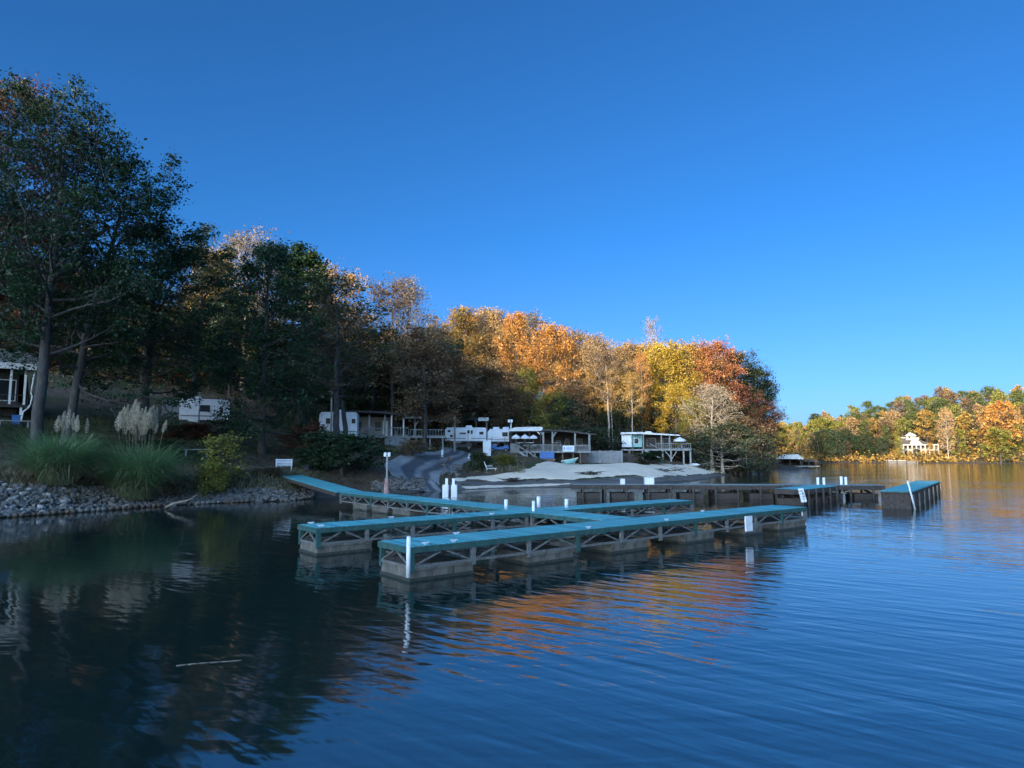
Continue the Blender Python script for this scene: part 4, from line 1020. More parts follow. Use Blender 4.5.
def camper(label, px0, px1, y_top, y_bot, Y, wins, group, door=None, ac=(.5,), wheels=(.55, .68), length=2.4, turn=0, skirt=None, stripe=True, nose=.0, awning=None):
    s = Site((px0 + px1) / 2, Y, turn); r = s.thing('camper', label, 'camper', group)
    x0, x1, z0, z1 = s.X(px0), s.X(px1), s.Z(y_bot), s.Z(y_top)
    h = z1 - z0
    pts = [(x0, z0), (x1, z0), (x1, z1 - .12), (x1 - .15, z1), (x0 + .2 + nose, z1), (x0, z1 - .25 - nose)]
    MB().prism(pts, 0, length).build('body', M['white'], r, bevel=.03)
    for a in ac:
        cx = x0 + (x1 - x0) * a
        MB().box((cx, length / 2, z1 + .14), (.8, .7, .26)).build('air_conditioner', M['white'], r, bevel=.05)
    for a, b, c, d in wins: window(r, x0 + (x1 - x0) * a, x0 + (x1 - x0) * b, z0 + h * c, z0 + h * d, 0, 'white')
    if door: 
        a = x0 + (x1 - x0) * door
        dd = MB().bb(a - .33, a + .33, -.045, .01, z0 + .12, z0 + h * .86).build('door', M['whitewood'], r)
        MB().bb(a + .2, a + .27, -.075, -.047, z0 + h * .45, z0 + h * .5).build('handle', M['black'], dd)
        MB().bb(a - .15, a + .15, -.058, -.047, z0 + h * .55, z0 + h * .8).build('pane', M['glass'], dd)
    if stripe: MB().bb(x0 + .1, x1 - .1, -.012, -.002, z0 + h * .16, z0 + h * .22).build('stripe', M['block'], r)
    for a in wheels: wheel(r, x0 + (x1 - x0) * a, .16, z0 - .02, .34)
    for a in (.06, .94): post(r, x0 + (x1 - x0) * a, .5, -.1, z0 + .03, .1, M['galv'], 'jack')
    MB().bb(x0 + .1, x1 - .1, .12, length - .1, z0 - .14, z0 - .003).build('chassis', M['black'], r)
    if awning is not None:
        MB().cyl((x0 + .4, -.12, z1 - .15), (x1 - .4, -.12, z1 - .15), .08, n=10).build('awning_roll', M[awning], r)
    return s, r
GC = 'white campers parked along the bank'
s, r = camper('white camper with two small dark windows, under dark trees beside the black-trunked evergreen', 180, 226, 399, 420, 60, [(.38, .62, .36, .74), (.80, .88, .3, .6)], GC, ac=(.32,), wheels=(.8,))
MB().bb(s.X(188), s.X(197), -.35, -.29, s.Z(430), s.Z(419)).build('step_panel', M['whitewood'], r)
MB().bb(s.X(164), s.X(180), .3, .36, s.Z(417), s.Z(401)).build('side_panel', M['block'], r)
camper('white camper end with one dark window, showing behind the twin tree trunks', 319, 356, 412, 436, 67, [(.16, .36, .48, .76), (.62, .74, .3, .7), (.84, .97, .5, .74)], GC, wheels=(.6,), turn=-.1)
camper('long white trailer with several small windows, nearest the road bend', 445, 486, 427.5, 441, 82, [(.05, .14, .62, .84), (.11, .20, .24, .5), (.34, .52, .42, .66), (.62, .68, .5, .82), (.82, .95, .44, .72)], GC, door=.57, ac=(.58,), wheels=(.3, .38))
camper('white trailer with one dark framed window, next to the flood light', 487.5, 509, 429, 441.5, 83, [(.66, .96, .36, .78)], GC, ac=(.4, .86), wheels=(.5,), nose=.1)
# porch cabin at the left edge
s = Site(2, 47, .12); r = s.thing('porch_cabin', 'raised cabin porch with white posts and crooked white downpipe at the picture edge', 'cabin')
X, Z = s.X, s.Z
MB().bb(X(-70), X(14), 1.2, 6, Z(440) - 2, Z(368)).build('wall', M['darkwood'], r)
MB().prism([(X(-74), Z(366)), (X(26), Z(366)), (X(24), Z(352)), (X(-74), Z(345))], -.3, 6.4).build('roof', M['block'], r)
MB().bb(X(-72), X(25), -.36, -.305, Z(369), Z(363)).build('fascia', M['whitewood'], r)
MB().bb(X(-72), X(22), -.1, 1.19, Z(407), Z(404)).build('porch_floor', M['darkwood'], r)
railing(r, X(-72), X(20), -.02, Z(404), Z(394), M['darkwood'])
for px in (-30, 5, 17): post(r, X(px), 0, Z(404), Z(369), .13, M['whitewood'])
post(r, X(15), .02, -.3, Z(407), .13, M['whitewood'], 'support_post'); post(r, X(-30), .02, -.3, Z(407), .13, M['whitewood'], 'support_post')
dp = MB(); pr = None
for a, b in ((24, 369), (22, 392), (23.3, 395), (22.2, 404), (20, 408), (16.5, 411), (14.6, 428)):
    q = (X(a), -.2, Z(b))
    if pr: dp.cyl(pr, q, .05, n=8)
    pr = q
dp.build('downpipe', M['whitewood'], r)
window(r, X(-6), X(12), Z(400), Z(378), 1.2, 'whitewood')
s = Site(14, 45.5); r = s.thing('storage_bin', 'small blue bin standing under the porch downpipe', 'bin')
MB().box((0, 0, .3), (.5, .45, .6), taper=.85).build('body', M['blue'], r, bevel=.03); MB().bb(-.28, .28, -.25, .25, .602, .66).build('lid', M['blue'], r)
s = Site(12, 44.6); r = s.thing('low_bench', 'low grey bench in front of the blue bin', 'bench')
MB().bb(-.95, .95, -.2, .2, .38, .44).build('seat', M['greywood'], r)
for a in (-.75, .75): MB().bb(a - .05, a + .05, -.17, .17, -.05, .379).build('leg', M['greywood'], r)
# marina house with its deck
s = Site(385, 72, .06); r = s.thing('marina_house', 'low dark-roofed house with beige wall and long grey deck above the ramp road', 'house')
X, Z = s.X, s.Z
MB().bb(X(352), X(398), 2.6, 6.5, Z(446) - 1, Z(416)).build('wall', M['beige'], r)
MB().prism([(X(348), Z(412.6)), (X(348), Z(411)), (X(382), Z(411.4)), (X(420), Z(416.4)), (X(420), Z(418.2)), (X(382), Z(413.6))], -.4, 6.9).build('roof', M['roof'], r)
MB().bb(X(404), X(420.5), -.46, -.405, Z(418.6), Z(416.2)).build('fascia', M['greywood'], r)
MB().bb(X(352), X(446), -.1, 2.55, Z(437.6), Z(436)).build('deck', M['greywood'], r)
railing(r, X(353), X(385), -.04, Z(436), Z(428), M['greywood']); railing(r, X(386.5), X(408), -.04, Z(436), Z(427.3), M['greywood']); railing(r, X(410), X(444), -.04, Z(436.5), Z(429), M['greywood'])
for px in (369, 384.5, 391, 403, 414.5): post(r, X(px), .1, Z(436), Z(415 if px < 400 else 418), .15, M['whitewood'] if px in (391, 403) else M['greywood'])
for px in (356, 385.5, 409, 416, 430, 443): post(r, X(px), .12, -1, Z(437.7), .16, M['greywood'], 'support_post')
lt = MB().bb(X(385.5), X(408), .0, .05, Z(448) - .3, Z(437.8))
lt.build('lattice_panel', M['block'], r); MB().bb(X(355), X(385), 1.0, 1.05, Z(446) - .5, Z(437.8)).build('lattice_panel', M['darkwood'], r)
for px0, px1 in ((354, 362), (376, 382), (393, 399)): window(r, X(px0), X(px1), Z(430), Z(421), 2.6, 'darkwood')
dd = MB().bb(X(384), X(389), 2.53, 2.6, Z(436), Z(420)).build('door', M['whitewood'], r); MB().bb(X(388), X(388.6), 2.49, 2.528, Z(429), Z(428)).build('handle', M['black'], dd)
MB().bar((X(418), .1, Z(420)), (X(414.6), .1, Z(426)), .1).build('brace', M['greywood'], r)
# dark roof building behind the trailers
s = Site(466, 92); r = s.thing('roofed_shelter', 'dark flat-roofed shelter standing behind the white trailers', 'shelter')
X, Z = s.X, s.Z
MB().prism([(X(443), Z(420.6)), (X(443), Z(419)), (X(488), Z(417.6)), (X(488), Z(420.4))], -.4, 5).build('roof', M['roof'], r)
MB().bb(X(478), X(488.5), -.46, -.405, Z(421), Z(417.6)).build('fascia', M['tinroof'], r)
MB().bb(X(445), X(486), 4.2, 4.6, Z(440), Z(420.7)).build('wall', M['darkwood'], r)
for px in (446, 462, 476, 486.5): post(r, X(px), 0, -.5, Z(420.6), .22, M['brownwood'] if px != 486.5 else M['beige'])
# utility poles, flood light
s = Site(454.5, 74); r = s.thing('utility_pole', 'bare grey utility pole at the road bend before the trailers', 'pole')
MB().cyl((0, 0, -.5), (0, 0, s.Z(416)), .13, .09, 10).build('pole', M['greywood'], r); MB().bb(-.12, .12, -.2, -.1, s.Z(438), s.Z(433)).build('meter_box', M['galv'], r)
s = Site(511, 80); r = s.thing('flood_light', 'white twin-headed flood light pole between trailer and pavilion', 'light pole')
MB().cyl((0, 0, -.5), (0, 0, s.Z(420.5)), .08, .06, 10).build('pole', M['white'], r)
for px in (509, 511.6): MB().box((s.X(px), -.12, s.Z(421)), (.26, .22, .34)).build('lamp_head', M['white'], r, bevel=.02)
s = Site(330.5, 66); r = s.thing('utility_pole', 'thin pale pole rising above the second camper, left of the trunks', 'pole')
MB().cyl((0, 0, -.5), (0, 0, s.Z(389)), .11, .08, 10).build('pole', M['palebark'], r); MB().bb(-.35, .35, -.05, .05, s.Z(392), s.Z(391)).build('crossarm', M['palebark'], r)
s = Site(197.5, 58.5); r = s.thing('utility_pole', 'thin dark pole standing before the first camper window', 'pole')
MB().cyl((0, 0, -.5), (0, 0, s.Z(391)), .06, .05, 8).build('pole', M['greywood'], r); MB().bb(-.06, .06, -.09, -.05, s.Z(412), s.Z(409)).build('meter_box', M['galv'], r)
# pavilion with white roof, umbrellas
s = Site(526, 80); r = s.thing('pavilion', 'open pavilion with flat white roof next to the flood light', 'pavilion')
X, Z = s.X, s.Z
MB().prism([(X(508.5), Z(431.4)), (X(509), Z(429.4)), (X(516), Z(427.3)), (X(541), Z(426.8)), (X(543), Z(428)), (X(542), Z(431))], -.5, 4.5).build('roof', M['tinroof'], r)
for px in (511, 529.5, 540.5):
    for y in (-.2, 4.2): post(r, X(px), y, -1.4, Z(430.6), .16, M['darkwood'])
MB().bb(X(510), X(541), 4.25, 4.35, Z(446), Z(431)).build('back_wall', M['darkwood'], r)
MB().bar((X(536), -.2, Z(430.6)), (X(540.2), -.2, Z(434.5)), .12).build('brace', M['whitewood'], r)
def umbrella(px, Y, y_top, y_rim, half, label, group, tilt=0, y_base=446):
    s = Site(px, Y); r = thing('patio_umbrella', label, 'umbrella', (s.p[0], s.p[1], PD(px, y_base, Y)[2]), s.rz, group)
    z0 = PD(px, y_base, Y)[2]; zt, zr = PD(px, y_top, Y)[2] - z0, PD(px, y_rim, Y)[2] - z0; R_ = half * s.m
    n = 8; V = [(0, 0, zt)] + [(R_ * math.cos(2 * math.pi * i / n), R_ * math.sin(2 * math.pi * i / n), zr) for i in range(n)] + [(R_ * .98 * math.cos(2 * math.pi * i / n), R_ * .98 * math.sin(2 * math.pi * i / n), zr - .2) for i in range(n)]
    F = [(0, 1 + i, 1 + (i + 1) % n) for i in range(n)] + [(1 + i, 9 + i, 9 + (i + 1) % n, 1 + (i + 1) % n) for i in range(n)]
    mb = MB().add(V, F); mb.build('canopy', M['white'], r)
    MB().cyl((0, 0, 0), (0, 0, zt + .1), .035, n=8).build('pole', M['galv'], r)
    MB().cyl((0, 0, 0), (0, 0, .12), .3, .22, 10, False).build('base', M['block'], r)
GU = 'white umbrellas on the pavilion deck'
umbrella(516, 77.5, 434.3, 437, 4.4, 'white umbrella under the pavilion, closest to the flood light', GU)
umbrella(525, 77.5, 434.3, 437, 4.3, 'middle white umbrella under the white pavilion roof', GU)
umbrella(533.5, 77.5, 434.8, 437, 4.0, 'white umbrella under the pavilion, closest to the dark roof', GU)
# dark roofed bar with deck, stairs, banner
s = Site(556, 79); r = s.thing('deck_bar', 'dark-roofed open bar on a raised grey deck with stairs down to the sand', 'bar building')
X, Z = s.X, s.Z
MB().prism([(X(541), Z(431)), (X(543), Z(429.2)), (X(563), Z(430)), (X(596), Z(434)), (X(596), Z(435.4)), (X(563), Z(431.8))], -.6, 5).build('roof', M['roof'], r)
MB().bb(X(544), X(592), 4.4, 4.6, Z(460), Z(432)).build('back_wall', M['darkwood'], r)
MB().bb(X(511), X(590), -.8, 4.39, Z(452.8), Z(451)).build('deck', M['greywood'], r)
for px in (543.5, 552.5, 575, 589): post(r, X(px), -.5, Z(451), Z(432 if px < 560 else 433.6), .2, M['greywood'])
MB().bar((X(553), -.5, Z(437)), (X(556), -.5, Z(432.2)), .12).build('brace', M['greywood'], r); MB().bar((X(544), -.5, Z(436)), (X(540.5), -.5, Z(432)), .12).build('brace', M['greywood'], r)
railing(r, X(511), X(520), -.76, Z(451), Z(443.5), M['greywood']); railing(r, X(527), X(562), -.76, Z(451), Z(444.5), M['greywood'], n=34); railing(r, X(574), X(590), -.76, Z(451), Z(445), M['greywood'], n=14)
MB().bb(X(510.5), X(518), -.7, -.65, Z(455.5), Z(444)).build('lattice_panel', M['block'], r)
for px in (512, 521, 535, 543, 552, 562.5, 573, 580): post(r, X(px), -.6, -.6, Z(452.9), .16, M['brownwood'] if px > 540 else M['greywood'], 'support_post')
st = MB()
for sd in (0, 1.1): st.bar((X(519.5), -1.0 - sd, Z(451.5)), (X(537), -1.0 - sd, Z(463.4)), .07, .26)
st.build('stringer', M['greywood'], r)
for i in range(8):
    t = (i + .5) / 8; px = 519.5 + 17.5 * t; z = Z(451.5) + (Z(463.4) - Z(451.5)) * t
    MB().bb(X(px) - .14, X(px) + .14, -2.06, -1.04, z + .1, z + .14).build('tread', M['greywood'], r)
for sd in (0, 1.1):
    MB().bar((X(516), -1.0 - sd, Z(444)), (X(537), -1.0 - sd, Z(457.3)), .07, .09).build('handrail', M['greywood'], r)
    for px, yb, yt in ((519, 452, 446), (527.5, 458, 452), (533.5, 462, 455.5), (537, 464, 456.5)): post(r, X(px), -1.0 - sd, Z(yb), Z(yt), .11, M['greywood'], 'newel')
dr = MB().bb(X(579), X(588.5), -.3, -.24, -.2, Z(453)).build('door', M['black'], r)
MB().bb(X(587), X(587.6), -.33, -.302, Z(459), Z(457.6)).build('handle', M['galv'], dr)
MB().bb(X(545), X(579), 1.4, 1.5, -.5, Z(453)).build('under_wall', M['darkwood'], r)
window(r, X(556), X(561), Z(446), Z(440), 4.4, 'greywood'); window(r, X(565), X(570), Z(446), Z(438), 4.4, 'greywood'); window(r, X(578), X(584), Z(446), Z(438), 4.4, 'greywood')
s2_ = Site(568.5, 77.6); r2 = s2_.thing('banner', 'white banner with pale blue lettering strips hanging on the deck railing', 'banner')
zb0, zb1 = s2_.Z(451.6), s2_.Z(445.6)
MB().bb(s2_.X(562.6), s2_.X(574.2), -.02, .02, zb0, zb1).build('sheet', M['white'], r2)
ink = flat('pale_blue_ink', (.12, .22, .5)); wv_ = MB()
for i, (a, b) in enumerate(((566.5, 573), (566, 572.5), (567, 573.4))): wv_.bb(s2_.X(a), s2_.X(b), -.03, -.022, zb0 + (zb1 - zb0) * (.68 - .2 * i), zb0 + (zb1 - zb0) * (.76 - .2 * i))
wv_.bb(s2_.X(563.8), s2_.X(564.8), -.03, -.022, zb0 + (zb1 - zb0) * .25, zb0 + (zb1 - zb0) * .8); wv_.build('lettering', ink, r2)
# clutter on and under the deck
s = Site(547, 77); r = s.thing('tarp_stack', 'blue tarpaulin-covered stack beneath the bar deck beside the stairs', 'stack')
MB().box((0, 0, .55), (1.6, .8, .8), taper=1.05).build('cover', M['blue'], r, bevel=.08); MB().bb(-.9, .9, -.45, .45, -.1, .148).build('pallet', M['brownwood'], r)
s = Site(569.5, 76.4); r = s.thing('rowing_boat', 'small pale teal boat tipped on its side under the white banner', 'boat')
hb = []; F = []
ns = 9; nc = 7
for i in range(ns):
    t = i / (ns - 1) * 2 - 1; w = .55 * (1 - abs(t) ** 2.6) + .03
    for j in range(nc):
        a = math.pi * j / (nc - 1); hb.append((t * .95, -.1 + w * .5 * math.cos(a) , .62 + .18 * t - w * 1.0 * math.sin(a) * .9))
for i in range(ns - 1):
    for j in range(nc - 1): F.append((i * nc + j, i * nc + j + 1, (i + 1) * nc + j + 1, (i + 1) * nc + j))
mb = MB().add(hb, F, True)
o = mb.build('hull', M['teal'], r); sm_ = o.modifiers.new('thick', 'SOLIDIFY'); sm_.thickness = .04
MB().bar((-.95, -.36, .46), (.95, -.36, .82), .05).build('gunwale', M['whitewood'], r); MB().bb(-.55, -.4, -.3, .2, 0, .3).build('prop', M['greywood'], r); MB().bb(.45, .6, -.3, .2, -.05, .36).build('prop', M['greywood'], r)
for px, w, lb in ((519.5, 'white', 'white table set on the pavilion deck between the two nearest umbrellas'), (530, 'white', 'white table set on the pavilion deck near the dark bar'), (557, 'greywood', 'small pale table inside the dark bar')):
    s = Site(px, 78.2); z0 = PD(px, 451, 78.2)[2]
    r = thing('patio_table', lb, 'table', (s.p[0], s.p[1], z0 + .0), s.rz)
    MB().cyl((0, 0, .92), (0, 0, .97), .5, n=14, sm=False).build('tabletop', M[w], r); MB().cyl((0, 0, 0), (0, 0, .919), .05, n=8).build('pedestal', M['galv'], r)
# concrete wall and stone wall by the sand
s = Site(605, 80.5); r = s.thing('concrete_wall', 'tall grey wall at the top of the sand beside the bar', 'wall')
MB().bb(s.X(588.8), s.X(622), 0, .3, -.6, s.Z(450.8)).build('panel', M['block'], r)
for px in (589.5, 600, 611, 621.5): post(r, s.X(px), -.04, -.6, s.Z(450.2), .22, M['greywood'])
s = Site(632, 82); r = s.thing('timber_wall', 'low dark timber retaining wall under the white deck camper', 'wall')
tb = MB()
for i in range(6): tb.bb(s.X(622.6), s.X(642), .02 * (i % 2), .3, -.2 + i * .26, -.2 + i * .26 + .245)
tb.build('timbers', M['darkwood'], r); post(r, s.X(632), -.06, -.4, 1.35, .16, M['darkwood'])
# deck camper
s = Site(650, 91, -.08); X, Z = s.X, s.Z
r = s.thing('deck_camper', 'white-ended camper with pale roof and grey stilted deck above the sand', 'camper', None)
MB().bb(X(622), X(632), 0, 2.4, Z(447), Z(433.4)).build('end_wall', M['white'], r, bevel=.05)
MB().bb(X(632.2), X(642), .5, 2.4, Z(447), Z(434.5)).build('body', M['teal'], r); MB().bb(X(642.1), X(672), 1.6, 2.4, Z(449), Z(434.8)).build('back_wall', M['darkwood'], r)
MB().prism([(X(621), Z(434)), (X(622), Z(432.2)), (X(640), Z(432)), (X(679), Z(435)), (X(679), Z(436)), (X(640), Z(434))], -.5, 2.9).build('roof', M['tinroof'], r)
MB().bb(X(645), X(651), .8, 1.6, Z(432.4), Z(431.2)).build('air_conditioner', M['white'], r)
MB().bb(X(622), X(690), -.6, 2.39, Z(450.6), Z(449)).build('deck', M['greywood'], r)
for px in (644, 661.5, 669.5, 681): post(r, X(px), -.4, Z(449), Z(434.6 if px < 675 else 443), .16, M['greywood'])
for px in (630, 643, 662.5, 670.5, 682.5, 689): post(r, X(px), -.4, -.5, Z(450.6), .2, M['greywood'], 'support_post')
MB().bar((X(670.5), -.42, Z(460)), (X(676), -.42, Z(451)), .12).build('brace', M['greywood'], r); MB().bar((X(665), -.42, Z(451)), (X(670.3), -.42, Z(458)), .12).build('brace', M['greywood'], r)
railing(r, X(657), X(689.5), -.55, Z(449), Z(443.3), M['greywood'], n=16)
MB().bar((X(643), -.8, Z(449)), (X(663), -.8, Z(459.5)), .08, .2).build('stair_stringer', M['greywood'], r); MB().bar((X(650), -.8, Z(443.5)), (X(657), -.8, Z(447.5)), .07, .09).build('handrail', M['greywood'], r)
window(r, X(634), X(639), Z(444), Z(438), .5, 'white'); window(r, X(646), X(655), Z(446), Z(438), 1.6, 'greywood'); window(r, X(662), X(668), Z(446), Z(438), 1.6, 'greywood')
umbrella(680, 89.5, 437, 440, 6.2, 'white umbrella open on the deck of the camper above the sand', 'umbrella on the camper deck', y_base=449)
s = Site(693.5, 90); r = s.thing('canoe', 'white upturned canoe lying on the sand edge under the cedar', 'canoe')
V = []; F = []; ns = 11; nc = 7
for i in range(ns):
    t = i / (ns - 1) * 2 - 1; w = .38 * (1 - abs(t) ** 2.2) + .015
    for j in range(nc):
        a = math.pi * j / (nc - 1); V.append((t * .85, w * math.cos(a), .16 + .05 * t * t + w * .75 * math.sin(a)))
for i in range(ns - 1):
    for j in range(nc - 1): F.append((i * nc + j, i * nc + j + 1, (i + 1) * nc + j + 1, (i + 1) * nc + j))
MB().add(V, F, True).build('hull', M['white'], r); MB().cyl((-.85, 0, .215), (.85, 0, .215), .02, n=6).build('keel', M['white'], r)
for a in (-.5, .5): MB().bb(a - .06, a + .06, -.35, .35, -.05, .15).build('skid', M['brownwood'], r)
# boathouse in the cove and its neighbour
def boathouse(label, px0, px1, y0, y1, yb, Y, roofm):
    p = PZ((px0 + px1) / 2, 470, 0); q = PD((px0 + px1) / 2, yb, Y); s = Site((px0 + px1) / 2, Y)
    r = thing('boathouse', label, 'boathouse', (q[0], Y, 0), s.rz, 'boathouses in the cove'); z = lambda py: float(PD(s.px, py, Y)[2])
    MB().prism([(s.X(px0) - .4, z(y1)), (s.X(px1) + .4, z(y1)), (s.X(px1) - .5, z(y0)), (s.X(px0) + .9, z(y0))], -.5, 7).build('roof', M[roofm], r)
    for px in (px0 + 1, (px0 + px1) / 2, px1 - 1):
        for yy in (0, 6): post(r, s.X(px), yy, -2, z(y1), .25, M['darkwood'])
    MB().bb(s.X(px0), s.X(px1), 5.6, 5.8, .1, z(y1)).build('back_wall', M['darkwood'], r); MB().bb(s.X(px0) - .5, s.X(px1) + .5, -.4, .7, .25, .45).build('deck', M['greywood'], r)
boathouse('boathouse with pale tin roof by the far point across the cove', 779, 801, 454.5, 459, 465, 128, 'tinroof')
boathouse('lower dark-roofed boathouse beside the pale-roofed one', 802, 816, 459.6, 461.8, 465, 128, 'roof')
# the white house on the far shore
s = Site(920, 200, .12); X, Z = s.X, s.Z
r = s.thing('lake_house', 'white two-storey lake house with hipped tower and columned porches on the far shore', 'house')
MB().bb(X(905), X(921), 3, 11, -1, Z(437)).build('wall', M['house_white'], r)
MB().bb(X(909), X(917.5), 1.5, 4.5, Z(440), Z(435)).build('tower', M['house_white'], r)
zt = Z(431.8); ze = Z(435.6)
mb = MB(); a, b = X(908.2), X(918.4)
mb.add([(a, .8, ze), (b, .8, ze), (b, 5.2, ze), (a, 5.2, ze), ((a + b) / 2, 3, zt)], [(0, 1, 4), (1, 2, 4), (2, 3, 4), (3, 0, 4), (3, 2, 1, 0)]); mb.build('tower_roof', M['tinroof'], r)
MB().prism([(X(912), Z(444)), (X(923), Z(444)), (X(915), Z(436))], 1.2, 9).build('gable', M['house_white'], r)
MB().prism([(X(904), Z(443.6)), (X(934), Z(445)), (X(932), Z(443.8)), (X(919), Z(439.2)), (X(904), Z(437.6))], 2.2, 8).build('roof', M['roof'], r)
MB().bb(X(906), X(934), 2.6, 9, -1, Z(444.6)).build('lower_wall', M['beige'], r)
MB().bb(X(905), X(936), -.6, 2.59, Z(450.6), Z(449.6)).build('porch_floor', M['house_white'], r); MB().bb(X(905), X(936), -.7, 2.59, Z(445.4), Z(444.2)).build('porch_roof', M['house_white'], r)
for i in range(9):
    x = X(905.6) + (X(935.6) - X(905.6)) * i / 8
    post(r, x, -.4, Z(449.6), Z(445.4), .34, M['house_white'], 'column'); post(r, x, -.4, -1, Z(450.6), .4, M['house_white'], 'column')
railing(r, X(905), X(936), -.55, Z(449.6), Z(447.9), M['house_white'], n=24)
for i in range(6):
    x = X(908) + (X(931) - X(908)) * i / 5; window(r, x - .6, x + .6, Z(449.3), Z(446), 2.6, 'house_white')
    window(r, x - .7, x + .7, Z(455), Z(451.4), 2.6, 'house_white')
window(r, X(911), X(913), Z(438.4), Z(436), 1.5, 'house_white'); window(r, X(914.4), X(916.4), Z(438.4), Z(436), 1.5, 'house_white')
s = Site(893, 184.6); r = thing('sea_wall', 'pale low sea wall along the far shore below the white house', 'wall', (s.p[0], s.p[1] - 1.2, -.5), s.rz)
MB().bb(-2.4, 5.0, 0, .5, 0, 1.15).build('panel', M['rock'], r); MB().bb(-2.5, 2.6, -.06, .56, 1.152, 1.32).build('cap', M['palerock'], r)
for i in range(4): post(r, -2 + i * 2.2, -.1, 0, 1.4, .25, M['darkwood'])
# bank furniture
s = Site(284.5, 48.5); r = s.thing('garden_bench', 'white slatted bench on the bank path, facing the water', 'bench')
se = MB()
for i in range(4): se.bb(-.58, .58, -.04 + .13 * i, .06 + .13 * i, .405, .44)
se.bb(-.5, -.45, -.03, .46, .37, .404).bb(.45, .5, -.03, .46, .37, .404)
se.build('seat', M['white'], r)
bk = MB()
for i in range(4): bk.box((0, .50 + .055 * i, .53 + .105 * i), (1.16, .03, .07))
bk.bar((-.5, .49, .42), (-.5, .71, .90), .045).bar((.5, .49, .42), (.5, .71, .90), .045)
bk.build('backrest', M['white'], r)
for x in (-.5, .5):
    for y in (.02, .44): post(r, x, y, -.08, .399, .06, M['white'], 'leg')
    MB().bb(x - .04, x + .04, 0, .5, .62, .67).bb(x - .03, x + .03, .02, .08, .451, .619).build('armrest', M['white'], r)
s = Site(196.5, 47.5); r = s.thing('plank_bench', 'weathered plank bench on the bank path beside the sapling', 'bench')
MB().bb(-.78, .78, -.17, .17, .46, .52).build('seat', M['greywood'], r)
for x in (-.66, .66): MB().bb(x - .06, x + .06, -.14, .14, -.06, .459).build('leg', M['greywood'], r)
s = Site(308, 49.5); r = s.thing('trash_barrel', 'squat black barrel on the bank path near the white bench', 'barrel')
MB().cyl((0, 0, -.05), (0, 0, .5), .27, .29, 14).build('body', M['black'], r); MB().cyl((0, 0, .501), (0, 0, .54), .30, .30, 14).build('rim', M['rubber'], r)
s = Site(489, 64.5); r = s.thing('lawn_chair', 'white reclining lawn chair on the earth beside the road bend', 'chair')
MB().box((.25, 0, .33), (.95, .55, .05)).build('seat', M['white'], r); MB().box((-.33, 0, .62), (.06, .55, .68), ry=-.35).build('backrest', M['white'], r)
for x in (-.2, .62):
    for y in (-.24, .24): post(r, x, y, -.06, .304, .05, M['white'], 'leg')
for y in (-.3, .3): MB().bb(-.25, .3, y - .03, y + .03, .52, .56).build('armrest', M['white'], r)
for px, Y, h, lb in ((442.3, 69, .75, 'small white marker post at the inner edge of the road'), (469, 71, .5, 'white boundary stone post at the outer bend of the road')):
    s = Site(px, Y); r = s.thing('road_marker', lb, 'marker post'); MB().cyl((0, 0, -.2), (0, 0, h), .11, .10, 10).build('post', M['pvc'], r); MB().cyl((0, 0, h), (0, 0, h + .05), .12, .07, 10).build('cap', M['pvc'], r)
s = Site(487, 77.5); r = s.thing('ice_chest', 'upright white cabinet standing in front of the joint of the two trailers', 'cabinet')
MB().bb(-.45, .45, -.35, .35, -.1, s.Z(440.5)).build('body', M['white'], r, bevel=.03); d_ = MB().bb(-.4, .4, -.39, -.352, .1, s.Z(441.5)).build('door', M['white'], r); MB().bb(.28, .33, -.43, -.392, .5, .75).build('handle', M['galv'], d_)
# parked things below the trailers
for px, Y, lb, c in ((462, 79, 'dark covered golf cart parked before the long white trailer', 'black'), (499, 80, 'blue-seated golf cart parked before the trailer with one framed window', 'blue')):
    s = Site(px, Y); r = s.thing('golf_cart', lb, 'golf cart', 'golf carts by the trailers')
    MB().prism([(-1.1, .3), (1.1, .3), (1.15, .62), (.75, .85), (.45, .62), (-.2, .55), (-.35, .8), (-1.1, .85)], -.55, .55).build('body', M[c], r, bevel=.03)
    MB().bb(-.9, .75, -.6, .6, 1.72, 1.78).build('roof', M['white'], r); MB().bb(-.75, -.2, -.5, .5, .81, .92).build('seat', M['beige'], r)
    for x in (-.85, .68):
        for y in (-.52, .52): post(r, x, y, .7, 1.719, .05, M['galv'])
    for x in (-.75, .8):
        for y in (-.5, .5): wheel(r, x, y, .24, .24)
